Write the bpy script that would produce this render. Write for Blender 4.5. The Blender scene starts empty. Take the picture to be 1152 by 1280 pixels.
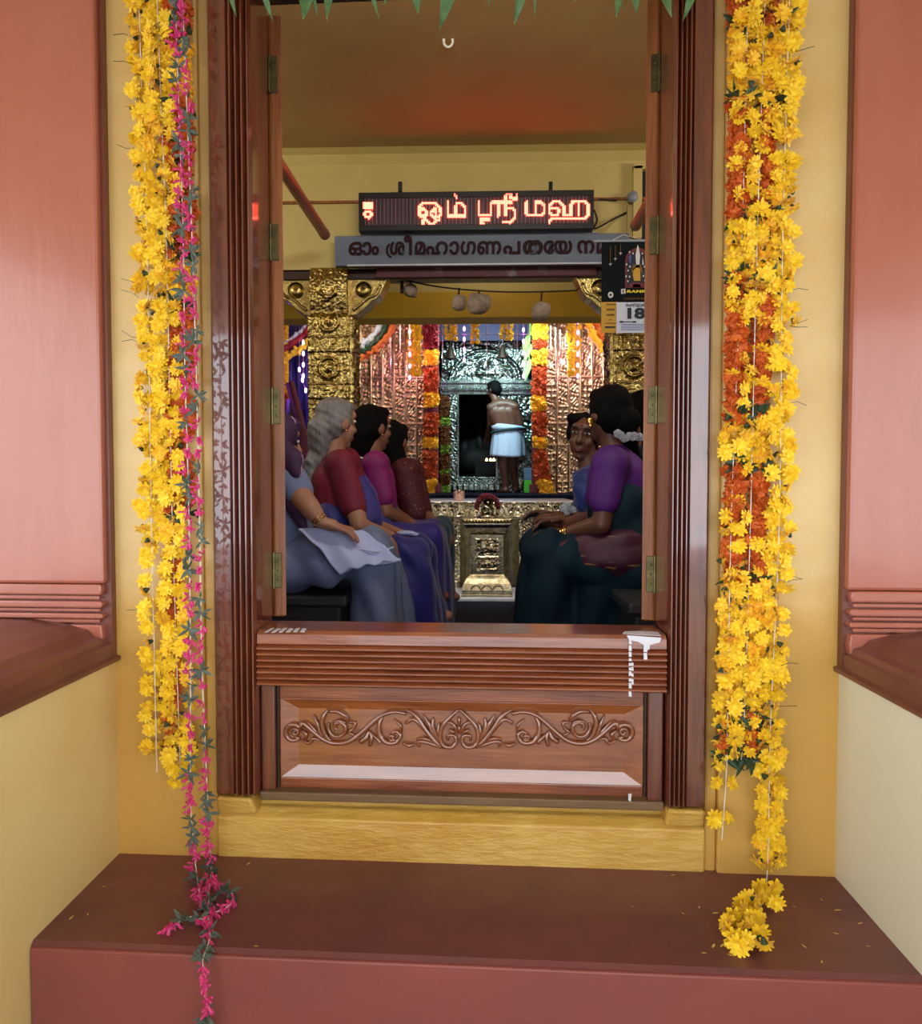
import bpy, bmesh, math, random
import numpy as np
from math import sin, cos, pi, radians, atan, sqrt, exp
from mathutils import Vector, Matrix, noise

rnd = random.Random(7)
S = bpy.context.scene
COL = S.collection
V = Vector

# ------------------------------------------------------------------ camera
CAM_H = 1.45
YAW, PIT = atan(0.034), atan(0.040)
cam_d = bpy.data.cameras.new('camera')
cam = bpy.data.objects.new('camera', cam_d)
COL.objects.link(cam)
cam.location = (0, 0, CAM_H)
cam.rotation_euler = (pi / 2 - PIT, 0, YAW)
cam_d.sensor_fit = 'VERTICAL'
cam_d.sensor_height = 36.0
cam_d.lens = 36.0 * 1000 / 1280
cam_d.shift_y = 5.0 / 1280
cam_d.clip_start = 0.02
S.camera = cam

# ------------------------------------------------------------------ sky, exposure
W = bpy.data.worlds.new('overcast_sky')
S.world = W
W.use_nodes = True
_bg = W.node_tree.nodes['Background']
_bg.inputs[0].default_value = (0.86, 0.93, 1.0, 1)
_bg.inputs[1].default_value = 2.2
S.view_settings.view_transform = 'Standard'
S.view_settings.look = 'None'
S.view_settings.exposure = 0.92
S.view_settings.gamma = 1.0
S.view_settings.use_curve_mapping = False
S.cycles.max_bounces = 10
S.cycles.diffuse_bounces = 5
S.cycles.glossy_bounces = 4
S.cycles.sample_clamp_indirect = 4.0
S.cycles.caustics_reflective = False
S.cycles.caustics_refractive = False


def area(name, loc, aim, size, power, col, size_y=None, spread=pi):
    d = bpy.data.lights.new(name, 'AREA')
    d.energy = power
    d.color = col
    d.size = size
    if size_y:
        d.shape = 'RECTANGLE'
        d.size_y = size_y
    d.spread = spread
    o = bpy.data.objects.new(name, d)
    o.location = loc
    o.rotation_euler = (V(aim) - V(loc)).to_track_quat('-Z', 'Y').to_euler()
    COL.objects.link(o)
    return o


def point(name, loc, power, col, r=0.04):
    d = bpy.data.lights.new(name, 'POINT')
    d.energy = power
    d.color = col
    d.shadow_soft_size = r
    o = bpy.data.objects.new(name, d)
    o.location = loc
    COL.objects.link(o)
    return o


# lamps inside: unseen hall, altar and beam fill lights added, shrine lamps, strip lamps over the gilded screen
_sun = bpy.data.lights.new('sun', 'SUN')
_sun.energy = 0.8
_sun.angle = radians(1.5)
_sun.color = (1.0, 0.97, 0.92)
_so = bpy.data.objects.new('sun', _sun)
_so.rotation_euler = V((0.18, 0.5, -0.9)).to_track_quat('-Z', 'Y').to_euler()   # high behind the viewer: falls on the forecourt, not under the porch roof
COL.objects.link(_so)
area('hall_fill_light', (0.1, 2.32, 3.2), (0.0, 5.0, 2.2), 1.2, 12, (1.0, 0.95, 0.82), 0.08)  # unseen strip added over the door to brighten the beam wall and sitters
area('hall_fill_left', (-2.5, 4.0, 3.1), (-0.2, 5.2, 3.0), 0.6, 8, (1.0, 0.95, 0.80), 0.06)  # unseen, added at the hall side to lift its wall and ceiling
area('hall_fill_right', (2.4, 4.0, 3.1), (0.2, 5.2, 3.0), 0.6, 8, (1.0, 0.93, 0.80), 0.06)  # second unseen side light, added to balance the left one
area('screen_lamp_left', (-1.6, 9.0, 3.5), (-1.3, 10.6, 1.9), 0.9, 6.5, (1.0, 0.87, 0.70), 0.06)
area('screen_lamp_right', (1.5, 9.0, 3.5), (1.3, 10.6, 1.9), 0.9, 6.5, (1.0, 0.85, 0.70), 0.06)
area('shrine_lamp', (0.0, 10.0, 3.6), (0.1, 11.4, 2.2), 0.6, 22, (0.55, 0.95, 0.92), 0.08)
area('priest_lamp', (0.75, 9.8, 3.3), (0.25, 10.95, 1.9), 0.3, 7, (0.72, 0.88, 1.0))
area('altar_fill_light', (0.0, 5.6, 3.45), (-0.1, 7.0, 0.9), 0.5, 4, (1.0, 0.93, 0.80), 0.05, radians(46))  # unseen light added for the altar front, narrow enough to miss the beam
point('beam_fill_light', (0.0, 5.9, 3.4), 3.5, (1.0, 0.9, 0.7))  # unseen point added to brighten the deep yellow beam
point('purple_lamp_left', (-2.9, 8.8, 2.5), 7, (0.35, 0.12, 1.0))
point('purple_lamp_middle', (-0.2, 10.0, 3.25), .7, (0.7, 0.3, 1.0))
point('pink_lamp_left', (-0.95, 10.05, 3.0), 3.5, (1.0, 0.42, 0.75))
point('pink_lamp_right', (1.15, 10.05, 3.0), 3.5, (1.0, 0.42, 0.75))

# ------------------------------------------------------------------ photograph geometry: pixel -> point on a plane of given depth
SH = 0.035           # the front wall stands a little skew to the hall behind it
_cp, _sp, _cy, _sy = cos(PIT), sin(PIT), cos(YAW), sin(YAW)


def ray(px, py):
    a, b = (px - 576) / 1000, (645 - py) / 1000
    return V((-_sy * _cp + a * _cy - b * _sy * _sp, _cy * _cp + a * _sy + b * _cy * _sp, -_sp + b * _cp))


def at(px, py, Y):
    d = ray(px, py)
    t = Y / d.y
    return V((t * d.x, Y, CAM_H + t * d.z))


def atf(px, py, Y):
    """same, on a plane parallel to the skew front wall; returns unskewed coordinates"""
    d = ray(px, py)
    t = Y / (d.y + SH * d.x)
    return V((t * d.x, Y, CAM_H + t * d.z))


def atw(px, py, Y):
    """world point on a plane parallel to the front wall"""
    p = atf(px, py, Y)
    return V((p.x, p.y - SH * p.x, p.z))


def onz(px, py, z):
    d = ray(px, py)
    t = (z - CAM_H) / d.z
    return V((t * d.x, t * d.y, z))


# ------------------------------------------------------------------ materials
def hx(h):
    h = h.lstrip('#')
    c = [int(h[i:i + 2], 16) / 255 for i in (0, 2, 4)]
    return tuple(x / 12.92 if x <= 0.04045 else ((x + 0.055) / 1.055) ** 2.4 for x in c) + (1,)


def mat(name, col, rough=0.5, metal=0.0, col2=None, vs=6.0, vstretch=(1, 1, 1), bump=0.0, bs=40.0, bstretch=(1, 1, 1),
        coat=0.0, emis=None, estr=0.0, contrast=(0.35, 0.65), spec=0.5, detail=4.0, trans=0.0, sheen=0.0, rough2=None, coatr=0.12):
    m = bpy.data.materials.new(name)
    m.use_nodes = True
    nt = m.node_tree
    b = nt.nodes['Principled BSDF']
    I = b.inputs
    c1 = hx(col) if isinstance(col, str) else tuple(col) + (1,)
    I['Base Color'].default_value = c1
    I['Roughness'].default_value = rough
    I['Metallic'].default_value = metal
    I['Specular IOR Level'].default_value = spec
    I['Coat Weight'].default_value = coat
    I['Coat Roughness'].default_value = coatr
    I['Coat IOR'].default_value = 1.5 if coat < .99 else 1.75
    if sheen:
        I['Sheen Weight'].default_value = sheen
    if trans:
        I['Transmission Weight'].default_value = trans
    if emis:
        I['Emission Color'].default_value = hx(emis) if isinstance(emis, str) else tuple(emis) + (1,)
        I['Emission Strength'].default_value = estr
    tc = nt.nodes.new('ShaderNodeTexCoord')

    def nz(scale, stretch, det):
        mp = nt.nodes.new('ShaderNodeMapping')
        mp.inputs['Scale'].default_value = stretch
        nt.links.new(tc.outputs['Object'], mp.inputs['Vector'])
        n = nt.nodes.new('ShaderNodeTexNoise')
        n.inputs['Scale'].default_value = scale
        n.inputs['Detail'].default_value = det
        n.inputs['Roughness'].default_value = 0.6
        nt.links.new(mp.outputs[0], n.inputs['Vector'])
        return n
    if col2:
        n = nz(vs, vstretch, detail)
        r = nt.nodes.new('ShaderNodeValToRGB')
        r.color_ramp.elements[0].position = contrast[0]
        r.color_ramp.elements[1].position = contrast[1]
        r.color_ramp.elements[0].color = c1
        r.color_ramp.elements[1].color = hx(col2) if isinstance(col2, str) else tuple(col2) + (1,)
        nt.links.new(n.outputs['Fac'], r.inputs[0])
        nt.links.new(r.outputs[0], I['Base Color'])
        if rough2 is not None:
            mr = nt.nodes.new('ShaderNodeMapRange')
            mr.inputs[1].default_value, mr.inputs[2].default_value = contrast
            mr.inputs[3].default_value, mr.inputs[4].default_value = rough, rough2
            nt.links.new(n.outputs['Fac'], mr.inputs[0])
            nt.links.new(mr.outputs[0], I['Roughness'])
    if bump:
        n = nz(bs, bstretch, 5.0)
        bp = nt.nodes.new('ShaderNodeBump')
        bp.inputs['Strength'].default_value = bump
        bp.inputs['Distance'].default_value = 0.01
        nt.links.new(n.outputs['Fac'], bp.inputs['Height'])
        nt.links.new(bp.outputs[0], I['Normal'])
    return m


M = {}
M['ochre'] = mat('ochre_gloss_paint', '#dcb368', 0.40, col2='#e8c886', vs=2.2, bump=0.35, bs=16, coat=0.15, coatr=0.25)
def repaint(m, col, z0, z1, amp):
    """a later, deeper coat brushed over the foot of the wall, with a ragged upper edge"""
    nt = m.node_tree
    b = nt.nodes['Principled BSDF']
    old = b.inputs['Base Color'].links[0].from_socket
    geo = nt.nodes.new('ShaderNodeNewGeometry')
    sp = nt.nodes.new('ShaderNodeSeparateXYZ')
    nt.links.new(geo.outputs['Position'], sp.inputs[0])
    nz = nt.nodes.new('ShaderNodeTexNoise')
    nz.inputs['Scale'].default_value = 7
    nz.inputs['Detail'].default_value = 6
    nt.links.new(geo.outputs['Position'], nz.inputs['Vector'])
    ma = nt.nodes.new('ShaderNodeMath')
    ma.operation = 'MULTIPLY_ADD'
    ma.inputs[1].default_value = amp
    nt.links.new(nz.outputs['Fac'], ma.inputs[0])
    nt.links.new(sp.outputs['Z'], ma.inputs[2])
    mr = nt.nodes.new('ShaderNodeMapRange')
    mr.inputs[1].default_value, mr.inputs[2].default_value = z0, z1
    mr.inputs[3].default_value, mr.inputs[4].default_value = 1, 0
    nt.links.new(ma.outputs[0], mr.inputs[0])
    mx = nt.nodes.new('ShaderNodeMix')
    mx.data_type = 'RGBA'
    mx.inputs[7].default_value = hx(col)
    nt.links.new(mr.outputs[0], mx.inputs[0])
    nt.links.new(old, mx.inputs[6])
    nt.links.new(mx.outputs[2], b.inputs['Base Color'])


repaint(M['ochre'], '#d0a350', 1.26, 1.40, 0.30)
M['ochre_rough'] = mat('ochre_lumpy_paint', '#c9973a', 0.4, col2='#dcb45a', vs=5, bump=0.9, bs=22, bstretch=(0.5, 1, 1.6), coat=0.2, coatr=0.2)
M['cream'] = mat('cream_wall_paint', '#dfbd74', 0.55, col2='#e6cb8c', vs=1.6, bump=0.12, bs=14)
M['cream_stained'] = mat('pale_wall_paint_with_damp', '#c8a860', 0.5, col2='#e4dfc2', vs=2.4, vstretch=(1, 1, 0.35), contrast=(0.28, 0.5), bump=0.12, bs=14)
M['terracotta'] = mat('terracotta_gloss_paint', '#a85c45', 0.30, col2='#b36a54', vs=3, vstretch=(1, 1, 0.3), bump=0.4, bs=8, bstretch=(1, 1, 0.25), coat=0.5, coatr=0.12)
M['brown_trim'] = mat('brown_red_paint', '#6b3326', 0.38, col2='#7a4234', vs=5, bump=0.12, bs=20, coat=0.2)
M['brown_coping'] = mat('brown_coping_paint', '#7a4638', 0.36, col2='#6a3a32', vs=3, bump=0.1, bs=20, coat=0.2, coatr=0.25)
M['oxide'] = mat('red_oxide_floor_paint', '#794341', 0.34, col2='#66393a', vs=3.5, contrast=(0.3, 0.72), bump=0.15, bs=25, coat=0.1, rough2=0.6)
M['oxide_face'] = mat('red_oxide_riser_paint', '#924b45', 0.5, col2='#864844', vs=3, bump=0.12, bs=22)
M['concrete'] = mat('porch_ground', '#8c8882', 0.8, col2='#7c7872', vs=3)
M['roofpaint'] = mat('porch_soffit_paint', '#cdb98a', 0.7)
M['wood_v'] = mat('varnished_wood_upright', '#4c1c12', 0.32, col2='#7a3820', vs=9, vstretch=(7, 7, 0.5), contrast=(0.3, 0.7), bump=0.18, bs=30, bstretch=(5, 5, 0.3), coat=1.0, coatr=0.06)
M['wood_h'] = mat('varnished_wood_level', '#6b2f18', 0.32, col2='#9a5530', vs=9, vstretch=(0.5, 7, 7), contrast=(0.3, 0.7), bump=0.18, bs=30, bstretch=(0.3, 5, 5), coat=0.7, coatr=0.10)
M['wood_panel'] = mat('varnished_panel_wood', '#7b3e1e', 0.3, col2='#a5602f', vs=7, vstretch=(0.5, 5, 6), contrast=(0.3, 0.7), bump=0.12, bs=26, bstretch=(0.3, 5, 5), coat=1.0, coatr=0.05)
M['wood_carved'] = mat('varnished_carving', '#7a3d1f', 0.3, col2='#8e4f2a', vs=14, bump=0.1, bs=60, coat=1.0, coatr=0.07)
M['wood_leaf'] = mat('bare_orange_wood', '#7f431b', 0.5, col2='#a3612d', vs=8, vstretch=(6, 6, 0.5), bump=0.2, bs=30, bstretch=(5, 5, 0.4), coat=0.15)
M['wood_dirty'] = mat('dusty_wood', '#6a5038', 0.6, col2='#7d6040', vs=8, vstretch=(0.6, 3, 3))
M['brass'] = mat('tarnished_brass', '#7b7046', 0.4, 0.8, col2='#4a4632', vs=30)
M['whitepaint'] = mat('white_paint_smear', '#d9dae2', 0.5)
M['wood_dark'] = mat('dark_wood', '#2c1a12', 0.4, col2='#3a2318', vs=12)
M['yellow'] = mat('yellow_petals', '#f8c600', 0.55, col2='#fdd61a', vs=60, sheen=0.2)
M['yellow2'] = mat('golden_yellow_petals', '#f4b400', 0.55, col2='#fccc18', vs=60, sheen=0.2)
M['orange'] = mat('marigold_orange_petals', '#c9561a', 0.65, col2='#dd7424', vs=50)
M['maroonpetal'] = mat('maroon_petals', '#5c1a26', 0.6, col2='#7d2432', vs=50)
M['calyx'] = mat('dark_green_calyx', '#2b3a1d', 0.6)
M['leaf'] = mat('dark_green_leaf', '#1e3420', 0.5, col2='#2c4a28', vs=30)
M['mango'] = mat('mango_leaf', '#456b3e', 0.36, col2='#6f9468', vs=14, contrast=(0.4, 0.6))
M['greyleaf'] = mat('wilted_grey_green_leaf', '#4a5648', 0.6, col2='#5f6b60', vs=40)
M['pink'] = mat('oleander_pink_petals', '#c41f66', 0.5, col2='#e04686', vs=40)
M['thread'] = mat('white_thread', '#e9e6da', 0.6)
M['petal'] = mat('dry_pale_petal', '#d9b860', 0.6)
M['gold'] = mat('embossed_gilt', '#d3a350', 0.27, 1.0, col2='#a87a32', vs=26, bump=0.25, bs=60)
M['gold_dark'] = mat('old_embossed_gilt', '#cdb878', 0.22, 1.0, col2='#9c8648', vs=18, bump=0.35, bs=70)
M['gold_rose'] = mat('rose_gilt', '#cfae88', 0.30, 1.0, col2='#b8926a', vs=20, bump=0.25, bs=60)
M['gilt_rib'] = mat('pale_gilt_rib', '#d8b08a', 0.45, 0.7, col2='#c89a74', vs=12)
M['silver'] = mat('embossed_silver', '#b4c2bd', 0.24, 1.0, col2='#74857f', vs=22, bump=0.3, bs=70)
M['altar'] = mat('embossed_white_gold', '#bfb296', 0.22, 1.0, col2='#8a7d62', vs=20, bump=0.25, bs=60)
M['copper'] = mat('polished_copper', '#c79a86', 0.2, 1.0)
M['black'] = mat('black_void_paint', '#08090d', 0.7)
M['stone_dark'] = mat('dark_stone_floor', '#12182c', 0.7, col2='#0e1324', vs=4, spec=0.06)
M['marble'] = mat('pale_marble', '#c9ccd8', 0.3, col2='#b2b6c4', vs=5)
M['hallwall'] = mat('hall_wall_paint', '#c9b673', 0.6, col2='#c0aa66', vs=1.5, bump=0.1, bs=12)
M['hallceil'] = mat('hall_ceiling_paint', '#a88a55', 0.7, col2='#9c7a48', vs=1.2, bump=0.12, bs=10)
M['deepyellow'] = mat('deep_yellow_beam_paint', '#c79b1e', 0.55, col2='#b98d18', vs=2)
M['maroonboard'] = mat('maroon_soffit_paint', '#551f22', 0.6, col2='#7a6a62', vs=9, contrast=(0.58, 0.72))
M['bench'] = mat('dark_grey_bench_stone', '#2a2f35', 0.5, col2='#22262c', vs=4)
M['signgrey'] = mat('slate_sign_paint', '#5b6678', 0.5, col2='#667084', vs=3)
M['signletter'] = mat('maroon_letter_paint', '#2c0a14', 0.6, spec=0.2)
M['ledframe'] = mat('led_sign_black', '#0c0a0c', 0.45)
M['led_on'] = mat('led_lit', '#ff5a40', 0.5, emis=(1.0, 0.10, 0.06), estr=4.6)
M['pipe'] = mat('orange_red_pipe_paint', '#b5492a', 0.4, col2='#a03e24', vs=6, coat=0.2)
M['coir'] = mat('dry_husk', '#b5a08e', 0.85, col2='#8f7a68', vs=18, bump=0.8, bs=40)
M['rope'] = mat('dark_cord', '#2a221c', 0.8)
M['navy'] = mat('calendar_dark_card', '#0a1216', 0.75, spec=0.15)
M['paper'] = mat('calendar_white_paper', '#cfd6ea', 0.6)
M['paper_yellow'] = mat('calendar_yellow_card', '#c99a2e', 0.6)
M['ink'] = mat('black_ink', '#121a2c', 0.6)
M['ink_yellow'] = mat('yellow_print', '#e6d21e', 0.6)
M['ink_white'] = mat('white_print', '#d8d8d8', 0.6)
M['ink_red'] = mat('dark_red_print', '#6e1c28', 0.6)
M['ink_blue'] = mat('blue_print', '#4a5aa8', 0.6)
M['ink_brown'] = mat('brown_print', '#7a5310', 0.6)
M['grey_plastic'] = mat('grey_plastic', '#8d95a0', 0.4)
M['purple_led'] = mat('purple_fairy_bulb', '#b070ff', 0.4, emis=(0.62, 0.18, 1.0), estr=5)
M['white_led'] = mat('white_fairy_bulb', '#e8e0ff', 0.4, emis=(0.8, 0.75, 1.0), estr=5)
M['flame'] = mat('oil_lamp_flame', '#ffb060', 0.5, emis=(1.0, 0.55, 0.2), estr=10)
M['purplecloth'] = mat('purple_satin', '#3f1f9a', 0.5, col2='#2e1478', vs=5, sheen=0.3)
M['redcloth'] = mat('red_satin', '#8a1f2a', 0.5)
M['tinsel'] = mat('pink_tinsel', '#d9a8b8', 0.3, 0.9)
M['greenleaf'] = mat('bright_banana_leaf', '#5f9a34', 0.5, col2='#7ab545', vs=8)
M['lime'] = mat('lime_green', '#93a838', 0.6, col2='#7f9a30', vs=20)
M['brownflower'] = mat('rust_brown_petals', '#8a4a1c', 0.7, col2='#6e3a16', vs=50)
M['whiteflower'] = mat('white_flowers', '#dcdde2', 0.6, col2='#b9bcc8', vs=40)


# ------------------------------------------------------------------ builders
class MB:
    def __init__(s):
        s.v, s.f = [], []

    def add(s, vs, fs):
        o = len(s.v)
        s.v += [tuple(p) for p in vs]
        s.f += [tuple(i + o for i in f) for f in fs]
        return s

    def box(s, x0, x1, y0, y1, z0, z1):
        return s.add([(x0, y0, z0), (x1, y0, z0), (x1, y1, z0), (x0, y1, z0), (x0, y0, z1), (x1, y0, z1), (x1, y1, z1), (x0, y1, z1)],
                     [(0, 3, 2, 1), (4, 5, 6, 7), (0, 1, 5, 4), (1, 2, 6, 5), (2, 3, 7, 6), (3, 0, 4, 7)])

    def prism(s, poly, fn, a, b):
        """poly: 2-D points; fn(u, v, w) -> 3-D; extruded from w=a to w=b"""
        n = len(poly)
        vs = [fn(u, v, a) for u, v in poly] + [fn(u, v, b) for u, v in poly]
        fs = [tuple(range(n))[::-1], tuple(range(n, 2 * n))] + [(i, (i + 1) % n, n + (i + 1) % n, n + i) for i in range(n)]
        return s.add(vs, fs)

    def tube(s, pts, r, n=8, flat=1.0, cap=True, up=None):
        pts = [V(p) for p in pts]
        rs = r if hasattr(r, '__len__') else [r] * len(pts)
        vs, fs = [], []
        prev = None
        for i, p in enumerate(pts):
            t = (pts[min(i + 1, len(pts) - 1)] - pts[max(i - 1, 0)])
            t = t.normalized() if t.length > 1e-9 else V((0, 0, 1))
            if up is not None:
                a = V(up) - t * t.dot(V(up))
            elif prev is None:
                a = t.orthogonal()
            else:
                a = prev - t * t.dot(prev)
            a = a.normalized() if a.length > 1e-9 else t.orthogonal().normalized()
            prev = a
            b = t.cross(a)
            for k in range(n):
                w = 2 * pi * k / n
                vs.append(p + (a * cos(w) * flat + b * sin(w)) * rs[i])
        for i in range(len(pts) - 1):
            for k in range(n):
                k2 = (k + 1) % n
                fs.append((i * n + k, i * n + k2, (i + 1) * n + k2, (i + 1) * n + k))
        if cap:
            fs.append(tuple(range(n))[::-1])
            fs.append(tuple(range((len(pts) - 1) * n, len(pts) * n)))
        return s.add(vs, fs)

    def lathe(s, prof, c, n=24, axis=(0, 0, 1), sx=1.0, sy=1.0):
        q = V((0, 0, 1)).rotation_difference(V(axis))
        c = V(c)
        vs, fs = [], []
        for r, z in prof:
            for k in range(n):
                w = 2 * pi * k / n
                vs.append(c + q @ V((r * cos(w) * sx, r * sin(w) * sy, z)))
        for i in range(len(prof) - 1):
            for k in range(n):
                k2 = (k + 1) % n
                fs.append((i * n + k, i * n + k2, (i + 1) * n + k2, (i + 1) * n + k))
        fs.append(tuple(range(n))[::-1])
        fs.append(tuple(range((len(prof) - 1) * n, len(prof) * n)))
        return s.add(vs, fs)

    def ball(s, c, r, nu=10, nv=7):
        r = r if hasattr(r, '__len__') else (r, r, r)
        vs, fs = [], []
        for i in range(nv + 1):
            th = pi * i / nv
            for k in range(nu):
                w = 2 * pi * k / nu
                vs.append((c[0] + r[0] * sin(th) * cos(w), c[1] + r[1] * sin(th) * sin(w), c[2] + r[2] * cos(th)))
        for i in range(nv):
            for k in range(nu):
                k2 = (k + 1) % nu
                fs.append((i * nu + k, (i + 1) * nu + k, (i + 1) * nu + k2, i * nu + k2))
        return s.add(vs, fs)

    def frustum(s, x0, x1, y0, y1, z0, X0, X1, Y0, Y1, z1):
        return s.add([(x0, y0, z0), (x1, y0, z0), (x1, y1, z0), (x0, y1, z0), (X0, Y0, z1), (X1, Y0, z1), (X1, Y1, z1), (X0, Y1, z1)],
                     [(0, 3, 2, 1), (4, 5, 6, 7), (0, 1, 5, 4), (1, 2, 6, 5), (2, 3, 7, 6), (3, 0, 4, 7)])

    def mesh(s, name):
        m = bpy.data.meshes.new(name)
        m.from_pydata(s.v, [], s.f)
        m.update()
        return m

    def build(s, name, m, parent=None, front=False, smooth=False, bevel=0.0, **tags):
        if front:
            s.v = [(x, y - SH * x, z) for x, y, z in s.v]
        a = np.array(s.v, dtype=float)
        lo, hi = a.min(0), a.max(0)
        org = V(((lo[0] + hi[0]) / 2, (lo[1] + hi[1]) / 2, lo[2]))
        a -= np.array(org)
        me = bpy.data.meshes.new(name)
        me.from_pydata(a.tolist(), [], s.f)
        fix_normals(me)
        return place(name, me, m, org, parent, smooth, bevel, **tags)


def fix_normals(me):
    bm = bmesh.new()
    bm.from_mesh(me)
    bmesh.ops.recalc_face_normals(bm, faces=bm.faces)
    bm.to_mesh(me)
    bm.free()


ORG = {}


def place(name, me, m, org, parent=None, smooth=False, bevel=0.0, **tags):
    if m is not None and not me.materials:
        me.materials.append(M[m] if isinstance(m, str) else m)
    if smooth:
        me.polygons.foreach_set('use_smooth', [True] * len(me.polygons))
    o = bpy.data.objects.new(name, me)
    COL.objects.link(o)
    ORG[o.name] = V(org)
    if parent is not None:
        o.parent = parent
        o.location = V(org) - ORG[parent.name]
    else:
        o.location = org
    if bevel:
        bv = o.modifiers.new('bevel', 'BEVEL')
        bv.width = bevel
        bv.segments = 2
        bv.limit_method = 'ANGLE'
        bv.harden_normals = False
    for k, v in tags.items():
        o[k] = v
    return o


def thing(name, label, cat, loc, group=None):
    o = bpy.data.objects.new(name, None)
    COL.objects.link(o)
    o.location = loc
    o.empty_display_size = 0.05
    ORG[o.name] = V(loc)
    o['label'] = label
    o['category'] = cat
    if group:
        o['group'] = group
    return o


def inst(name, me, loc, rot, sc, parent, **tags):
    """one more object on shared mesh data"""
    o = bpy.data.objects.new(name, me)
    COL.objects.link(o)
    o.parent = parent
    o.location = V(loc) - (ORG[parent.name] if parent else V((0, 0, 0)))
    o.rotation_euler = rot
    o.scale = (sc, sc, sc) if not hasattr(sc, '__len__') else sc
    for k, v in tags.items():
        o[k] = v
    return o


def struct(mb, name, m, front=False, **kw):
    return mb.build(name, m, None, front, kind='structure', **kw)


def lerp(a, b, t):
    return a + (b - a) * t


def path_x(pts, y):
    """piecewise linear x(y) through (y, x) points"""
    for (y0, x0), (y1, x1) in zip(pts, pts[1:]):
        if y <= y1:
            return lerp(x0, x1, (y - y0) / (y1 - y0))
    return pts[-1][1]


def smooth_path(pts, n=6):
    """Catmull-Rom through points"""
    P = [V(p) for p in pts]
    P = [P[0] * 2 - P[1]] + P + [P[-1] * 2 - P[-2]]
    out = []
    for i in range(1, len(P) - 2):
        for k in range(n):
            t = k / n
            a, b, c, d = P[i - 1:i + 3]
            out.append(0.5 * ((2 * b) + (c - a) * t + (2 * a - 5 * b + 4 * c - d) * t * t + (3 * b - a - 3 * c + d) * t ** 3))
    out.append(P[-2])
    return out


_rng = np.random.RandomState(5)
_tab = _rng.rand(256, 256)


def vnoise(x, y):
    x, y = np.asarray(x), np.asarray(y)
    xi, yi = np.floor(x).astype(int), np.floor(y).astype(int)
    fx, fy = x - xi, y - yi
    fx, fy = fx * fx * (3 - 2 * fx), fy * fy * (3 - 2 * fy)
    g = lambda i, j: _tab[i % 256, j % 256]
    return (g(xi, yi) * (1 - fx) + g(xi + 1, yi) * fx) * (1 - fy) + (g(xi, yi + 1) * (1 - fx) + g(xi + 1, yi + 1) * fx) * fy


def relief(name, o, u, v, n, w, h, nx, ny, fn, m, parent=None, back=0.02, **tags):
    """embossed plate: a heightfield of w x h metres with a rim closing it to the wall behind"""
    o, u, v, n = V(o), V(u), V(v), V(n)
    U, VV = np.meshgrid(np.linspace(0, w, nx), np.linspace(0, h, ny))
    H = fn(U, VV)
    P = np.array(o)[None, None, :] + U[..., None] * np.array(u) + VV[..., None] * np.array(v) + H[..., None] * np.array(n)
    verts = P.reshape(-1, 3)
    i = (np.arange(ny - 1)[:, None] * nx + np.arange(nx - 1)[None, :]).reshape(-1)
    faces = np.stack([i, i + 1, i + nx + 1, i + nx], 1).tolist()
    vs = verts.tolist()
    ring = list(range(nx)) + [nx * k + nx - 1 for k in range(1, ny)] + [nx * (ny - 1) + k for k in range(nx - 2, -1, -1)] + [nx * k for k in range(ny - 2, 0, -1)]
    b0 = len(vs)
    nb = np.array(n)
    for r in ring:
        vs.append((verts[r] - nb * (back + H.reshape(-1)[r])).tolist())
    L = len(ring)
    for k in range(L):
        faces.append([ring[k], b0 + k, b0 + (k + 1) % L, ring[(k + 1) % L]])
    mb = MB()
    mb.v = [tuple(p) for p in vs]
    mb.f = [tuple(f) for f in faces]
    a = np.array(mb.v)
    lo, hi = a.min(0), a.max(0)
    org = V(((lo[0] + hi[0]) / 2, (lo[1] + hi[1]) / 2, lo[2]))
    a -= np.array(org)
    me = bpy.data.meshes.new(name)
    me.from_pydata(a.tolist(), [], mb.f)
    me.update()
    return place(name, me, m, org, parent, True, **tags)


def blob_mesh(L, voxel, iters=4):
    """union of tapered capsules ('c', p0, p1, r0, r1) and ellipsoids ('e', c, (rx, ry, rz), 3x3) as one continuous skin"""
    mb = MB()
    for q in L:
        if q[0] == 'c':
            p0, p1, r0, r1 = V(q[1]), V(q[2]), q[3], q[4]
            ax = p1 - p0
            if ax.length < 1e-5:
                mb.ball(p0, max(r0, r1), 14, 9)
                continue
            k = 8
            prof_n = []
            ln = ax.length
            for j in range(k // 2 + 1):
                a = pi / 2 * j / (k // 2)
                prof_n.append((r0 * sin(a) + 1e-5, -r0 * cos(a)))
            for j in range(k // 2 + 1):
                a = pi / 2 * j / (k // 2)
                prof_n.append((r1 * cos(a) + 1e-5, ln + r1 * sin(a)))
            mb.lathe(prof_n, p0, 14, ax)
        else:
            c, r, R = V(q[1]), q[2], q[3] if len(q) > 3 else Matrix.Identity(3)
            t = MB().ball((0, 0, 0), r, 16, 11)
            mb.add([c + R @ V(p) for p in t.v], t.f)
    me = mb.mesh('tmp')
    fix_normals(me)
    o = bpy.data.objects.new('tmp', me)
    COL.objects.link(o)
    r = o.modifiers.new('r', 'REMESH')
    r.mode = 'VOXEL'
    r.voxel_size = voxel
    s = o.modifiers.new('s', 'SMOOTH')
    s.factor = 0.5
    s.iterations = iters
    dg = bpy.context.evaluated_depsgraph_get()
    out = bpy.data.meshes.new_from_object(o.evaluated_get(dg))
    bpy.data.objects.remove(o)
    bpy.data.meshes.remove(me)
    return out


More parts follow.
